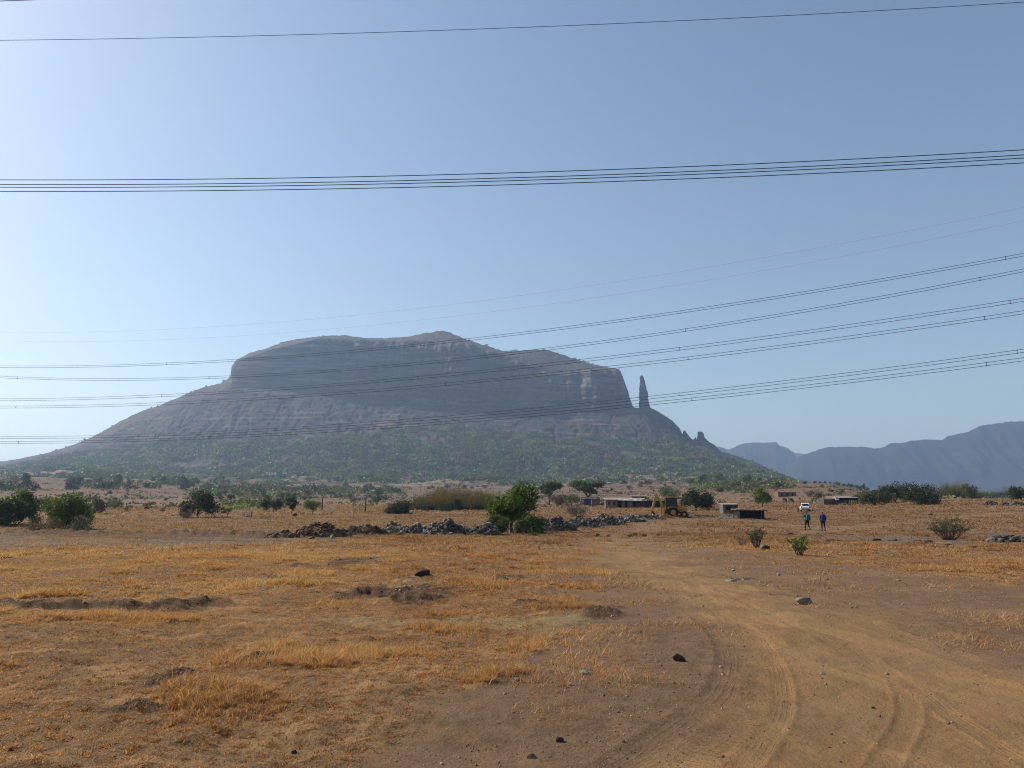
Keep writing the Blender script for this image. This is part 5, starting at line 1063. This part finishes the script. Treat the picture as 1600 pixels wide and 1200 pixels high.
# rear arm
m = MB(); m.box((-1.35, 0, .85), (.3, 1.9, .9)); m.build('rear_frame', Y_, t, bevel=.03); m = MB(); m.prism([(-1.5, .45), (-1.5, 1.25), (-1.75, 1.1), (-1.75, .6)], -.2, .2); m.build('swing_post', Y_, t)
def armp(prof, wd, name): m = MB(); m.prism(prof, -wd, wd); return m.build(name, Y_, t, bevel=.02)
armp([(-1.55, .8), (-1.4, 1.0), (-1.35, 1.9), (-1.75, 2.65), (-2.2, 3.15), (-2.42, 3.1), (-2.38, 2.85), (-2.0, 2.5), (-1.72, 1.8), (-1.75, .85)], .14, 'boom')
armp([(-2.42, 3.45), (-2.2, 3.45), (-2.25, 2.9), (-2.72, 1.4), (-2.9, .85), (-3.02, .85), (-2.95, 1.5), (-2.6, 2.9)], .11, 'dipper')
m = MB(); m.tube([(-1.65, 0, 2.1), (-2.2, 0, 3.3)], .055, 8); m.build('ram', GR, t); m = MB(); m.tube([(-2.55, .0, 3.1), (-3.05, 0, 1.3)], .05, 8); m.build('ram', GR, t)
m = MB(); m.prism([(-3.1, .9), (-2.85, .9), (-2.6, .6), (-2.65, .2), (-3.0, .0), (-3.2, .05), (-2.95, .25), (-2.9, .55), (-3.15, .7)], -.3, .3); m.build('rear_bucket', BK, t)
for y in (-1.0, 1.0): m = MB(); m.box((-1.35, y, .7), (.16, .14, 1.15)); m.box((-1.35, y, .06), (.45, .3, .08)); m.build('stabiliser', Y_, t)

# ------------------------------------------------------------------ the two walkers, seen from behind
SK = simple('skin', (.20, .115, .075), .6, .1); HR = simple('black_hair', (.012, .010, .009), .7); NV = simple('dark_trousers', (.018, .021, .03), .85, .3, 20)
def skin_mesh(name, verts, edges, rad, mat, parent, root=0, sub=2):
    me = bpy.data.meshes.new(name); me.from_pydata(verts, edges, []); o = bpy.data.objects.new(name, me); link(o, parent); me.materials.append(mat)
    md = o.modifiers.new('skin', 'SKIN'); md.use_smooth_shade = True
    sv_ = me.skin_vertices[0].data
    for i, r_ in enumerate(rad): sv_[i].radius = (r_, r_) if not isinstance(r_, tuple) else r_; sv_[i].use_root = (i == root)
    s_ = o.modifiers.new('sub', 'SUBSURF'); s_.levels = sub; s_.render_levels = sub; return o
def chainer():
    V, E, Rr = [], [], []
    def add(pts, rads, start=None):
        prev = start
        for p, r_ in zip(pts, rads):
            V.append(tuple(p)); Rr.append(r_)
            if prev is not None: E.append((prev, len(V)-1))
            prev = len(V)-1
        return prev
    return V, E, Rr, add
def walker(label, px_, py_, jacket, pack, stride, arms, rz, ht=1.74, scale_pack=1.):
    P = ground_pt(px_, py_); t = thing('person', label, 'person', P, rz); f = ht/1.74
    V, E, Rr, add = chainer(); pel = add([(0, 0, .95)], [(.15, .11)])
    chest = add([(0, .01, 1.12), (0, .02, 1.30), (0, .02, 1.42)], [(.13, .10), (.155, .11), (.12, .09)], pel); neck = add([(0, .03, 1.50)], [.055], chest)
    add([(0, .035, 1.57), (0, .03, 1.645), (0, .03, 1.70)], [(.068, .078), (.078, .095), (.055, .065)], neck)
    LG = []
    for sx, (ky, fy, kz, fz) in zip((-1, 1), stride):
        pts = [(sx*.10, 0, .88), (sx*.11, ky, .50+kz), (sx*.11, fy, .09+fz), (sx*.12, fy+.13, .045+fz*.6)]; add(pts, [.085, .058, .042, .036], pel); LG.append(pts)
    AR = []
    for sx, (ex, ey, ez, hx, hy, hz_) in zip((-1, 1), arms):
        pts = [(sx*.19, .02, 1.41), (sx*ex, ey, ez), (sx*hx, hy, hz_)]; wr = add(pts, [.052, .038, .026], chest); AR.append(pts)
        d = (Vector(pts[2])-Vector(pts[1])).normalized(); sd = Vector((0, 1, 0)) if abs(d.z) > .5 else Vector((0, 0, 1)); q = Vector(pts[2])
        palm = add([q+d*.05], [(.022, .036)], wr)
        for fi in range(4):
            o_ = sd*(.027-.018*fi); L = (.075, .085, .08, .062)[fi]; b = q+d*.09+o_; inw = Vector((-sx*.35, 0, 0)); add([b, b+d*L*.5+inw*.02, b+d*L*.85+inw*.07], [.009, .008, .007], palm)
        b = q+d*.04+sd*.035; add([b, b+d*.03+sd*.02, b+d*.06+sd*.022], [.011, .010, .008], palm)
    skin_mesh('body', V, E, Rr, SK, t)
    # trousers
    V, E, Rr, add = chainer(); pel = add([(0, 0, .96)], [(.165, .125)])
    for pts in LG: add([pts[0], tuple((Vector(pts[0])+Vector(pts[1]))/2), pts[1], tuple(Vector(pts[1])*.25+Vector(pts[2])*.75)], [.105, .092, .075, .06], pel)
    skin_mesh('trousers', V, E, Rr, NV, t)
    V, E, Rr, add = chainer(); a = add([(0, 0, .93), (0, .01, 1.12), (0, .02, 1.30), (0, .02, 1.43)], [(.17, .13), (.165, .125), (.18, .13), (.14, .105)]); add([(0, .03, 1.50)], [.07], a)
    for pts in AR: add([pts[0], pts[1], tuple(Vector(pts[1])*.2+Vector(pts[2])*.8)], [.075, .058, .045], a)
    skin_mesh('jacket', V, E, Rr, simple('jacket_cloth', jacket, .8, .25, 12), t)
    for pts in LG:
        p = pts[2]; m = MB(); m.box((p[0], p[1]+.06, p[2]-.035), (.10, .28, .09)); m.box((p[0], p[1]-.01, p[2]+.03), (.10, .12, .08)); m.build('shoe', simple('shoe', (.03, .028, .027), .7), t, bevel=.025)
    V, E, Rr, add = chainer(); add([(0, .0, 1.62), (0, .02, 1.68), (0, .025, 1.715)], [(.075, .06), (.086, .095), (.06, .07)]); skin_mesh('hair', V, E, Rr, HR, t, 0, 2)
    hd = MB(); 
    if pack:
        pm = simple('backpack_cloth', pack, .7, .25, 14); m = MB(); m.prism([(-.17, .98), (.17, .98), (.19, 1.2), (.16, 1.47), (.08, 1.54), (-.08, 1.54), (-.16, 1.47), (-.19, 1.2)], -.36*scale_pack, -.11); b_ = m.build('backpack', pm, t, bevel=.045)
        m = MB(); m.box((0, -.37*scale_pack, 1.14), (.24, .07, .22)); m.build('pocket', pm, b_, bevel=.03)
        for sx in (-1, 1): m = MB(); m.tube([(sx*.10, -.12, 1.47), (sx*.11, .03, 1.53), (sx*.12, .15, 1.38), (sx*.14, .06, 1.15), (sx*.15, -.10, 1.05)], .022, 6); m.build('strap', BK, b_)
    t.scale = (f, f, f); return t, P, AR
w1, P1, A1 = walker('walker in teal jacket and backpack with a long stick, left of two', 1262, 830.5, (.02, .045, .075), (.01, .13, .18), ((.10, .22, .02, .0), (-.02, -.28, 0, .06)), ((.34, .06, 1.22, .40, .24, 1.14), (.30, -.06, 1.16, .33, .06, .94)), R(6), 1.74)
m = MB(); hx, hy, hz_ = .405, .25, 1.12
m.tube([(-.50, .34, .0), (-.415, .27, 1.05), (-.39, .25, 1.42)], [.014, .017, .018], 7); o = m.build('walking_stick', simple('stick_wood', (.20, .12, .07), .8)); o.location = P1; o.rotation_euler = (0, 0, R(6)); tag(o, 'long wooden stick held by the teal walker in his left hand', 'stick')
w2, P2_, A2 = walker('walker in bright blue jacket and small pack, right of two', 1287, 831, (.012, .03, .22), (.015, .03, .26), ((.05, .06, 0, 0), (-.01, -.14, 0, .02)), ((.27, -.02, 1.14, .25, .04, .90), (.28, .0, 1.14, .29, .08, .90)), R(-4), 1.78, .8)

# ------------------------------------------------------------------ power lines
M_wire = simple('aluminium_wire', (.055, .055, .06), .6); M_wire_far = simple('thin_steel_wire', (.16, .16, .17), .6)
def wire_fit(pts, Y0, K):
    X_, Yy, Zz = [], [], []
    for a, b in pts:
        d = ray(a, b); t_ = Y0/(d.y+K*d.x); X_.append(d.x*t_); Yy.append(d.y*t_); Zz.append(CAMH+d.z*t_)
    return np.polyfit(X_, Zz, min(2, len(pts)-1))
def wire_pts(pf, Y0, K, x0, x1, n=90):
    out = []
    for x in np.linspace(x0, x1, n): out.append((x, Y0-K*x, np.polyval(pf, x)))
    return out
def powerline(label, lines, Y0, K, rad, spacers=(), mat=None, group='overhead power lines', xr=(-1.25, 1.05)):
    x0, x1 = xr[0]*Y0, xr[1]*Y0; fits = [wire_fit(p, Y0, K) for p in lines]; L = Vector((0, Y0, np.polyval(fits[0], 0)))
    t = thing('power_line', label, 'power line', L, 0, group)
    for f in fits: m = MB(); m.tube([Vector(p)-L for p in wire_pts(f, Y0, K, x0, x1)], rad, 6); m.build('wire', mat or M_wire, t, smooth=True)
    for a in spacers:
        u = (a-800)/F/1.0; b = np.interp(a, [p[0] for p in lines[0]], [p[1] for p in lines[0]]); d = ray(a, b); x = d.x*Y0/(d.y+K*d.x); y = Y0-K*x
        z = [np.polyval(f, x) for f in fits]; m = MB(); q = rad*1.1; zt, zb = max(z), min(z)
        m.tube([(x-L.x, y-L.y, zb-q*1.5-L.z), (x-L.x, y-L.y, zt+q*1.5-L.z)], q, 6)
        for zz in (zt, zb): m.tube([(x-.22, y-L.y, zz-L.z), (x+.22, y-L.y, zz-L.z)], q*1.3, 6)
        m.build('spacer', M_wire, t)
powerline('single thick wire crossing the top left corner of the sky', [[(-200, 6), (0, 1.5), (100, -2)]], 60, .07, .035, xr=(-1.25, -.5))
powerline('single dark wire alone near the top of the sky', [[(0, 63.3), (400, 55), (800, 44), (1200, 26), (1600, 3)]], 64, .07, .026)
powerline('four thick parallel wires running close together across the upper sky', [[(0, 281), (800, 270), (1600, 234)], [(0, 288.2), (800, 277.8), (1600, 242)], [(0, 292.5), (800, 282.3), (1600, 247)], [(0, 299), (800, 288.6), (1600, 254.5)]], 60, .07, .034)
powerline('upper of the two faint hair thin wires over the mountain', [[(0, 519.5), (400, 504), (800, 465.5), (1220, 398), (1600, 323.5)]], 230, .35, .017, mat=M_wire_far)
powerline('lower of the two faint hair thin wires over the mountain', [[(0, 533), (400, 521), (800, 485.5), (1220, 418), (1600, 344)]], 230, .35, .017, mat=M_wire_far)
def pair(lab, pts, sep, sp):
    powerline(lab, [[(a, b-sep/2*(.75+.25*a/800)) for a, b in pts], [(a, b+sep/2*(.75+.25*a/800)) for a, b in pts]], 200, .35, .05, sp, group='twin wire power lines with spacers')
pair('topmost twin wire line, meeting the mountain peak', [(0, 573), (400, 560.5), (700, 534), (1064, 487), (1345, 445), (1600, 396.5)], 3.4, (261, 657, 1064, 1571))
pair('second twin wire line from the top, sagging lowest at left', [(0, 590), (165, 592), (327, 588.5), (694, 565), (1071, 517), (1531, 435), (1600, 422)], 3.6, (27, 327, 694, 1071, 1531))
pair('third twin wire line from the top, clearly doubled', [(0, 625), (253, 617.5), (653, 590), (1062, 546), (1578, 471), (1600, 468.5)], 4, (253, 653, 1062, 1578))
pair('fourth twin wire line from the top, just below the third', [(0, 636.5), (325, 626), (696, 601), (1075, 561), (1538, 497), (1600, 487)], 4, (25, 325, 696, 1075, 1538))
pair('fifth twin wire line from the top, crossing the pinnacle', [(0, 684), (243, 679), (647, 656), (1061, 617), (1589, 549)], 4, (243, 647, 1061, 1589))
pair('lowest twin wire line, crossing the foot of the pinnacle', [(0, 691.5), (328, 683.5), (698, 660), (1081, 624.5), (1541, 569), (1600, 561)], 4, (29, 328, 698, 1081, 1541))

# ------------------------------------------------------------------ the haze
def haze():
    me = MB(); zt = 640.; zb = -45.
    me.box((0, 300, (zt+zb)/2), (20400, 20400, zt-zb)); m = bpy.data.materials.new('haze'); m.use_nodes = True; n = m.node_tree; n.nodes.remove(n.nodes['Principled BSDF'])
    v = n.nodes.new('ShaderNodeVolumePrincipled'); v.inputs['Color'].default_value = (.50, .69, 1.0, 1); v.inputs['Density'].default_value = HAZE_DENSITY; v.inputs['Anisotropy'].default_value = .3
    n.links.new(v.outputs[0], n.nodes['Material Output'].inputs['Volume'])
    o = me.build('haze', m); o['kind'] = 'stuff'; tag(o, 'thin blue haze filling the air over the plain', 'haze')
haze()
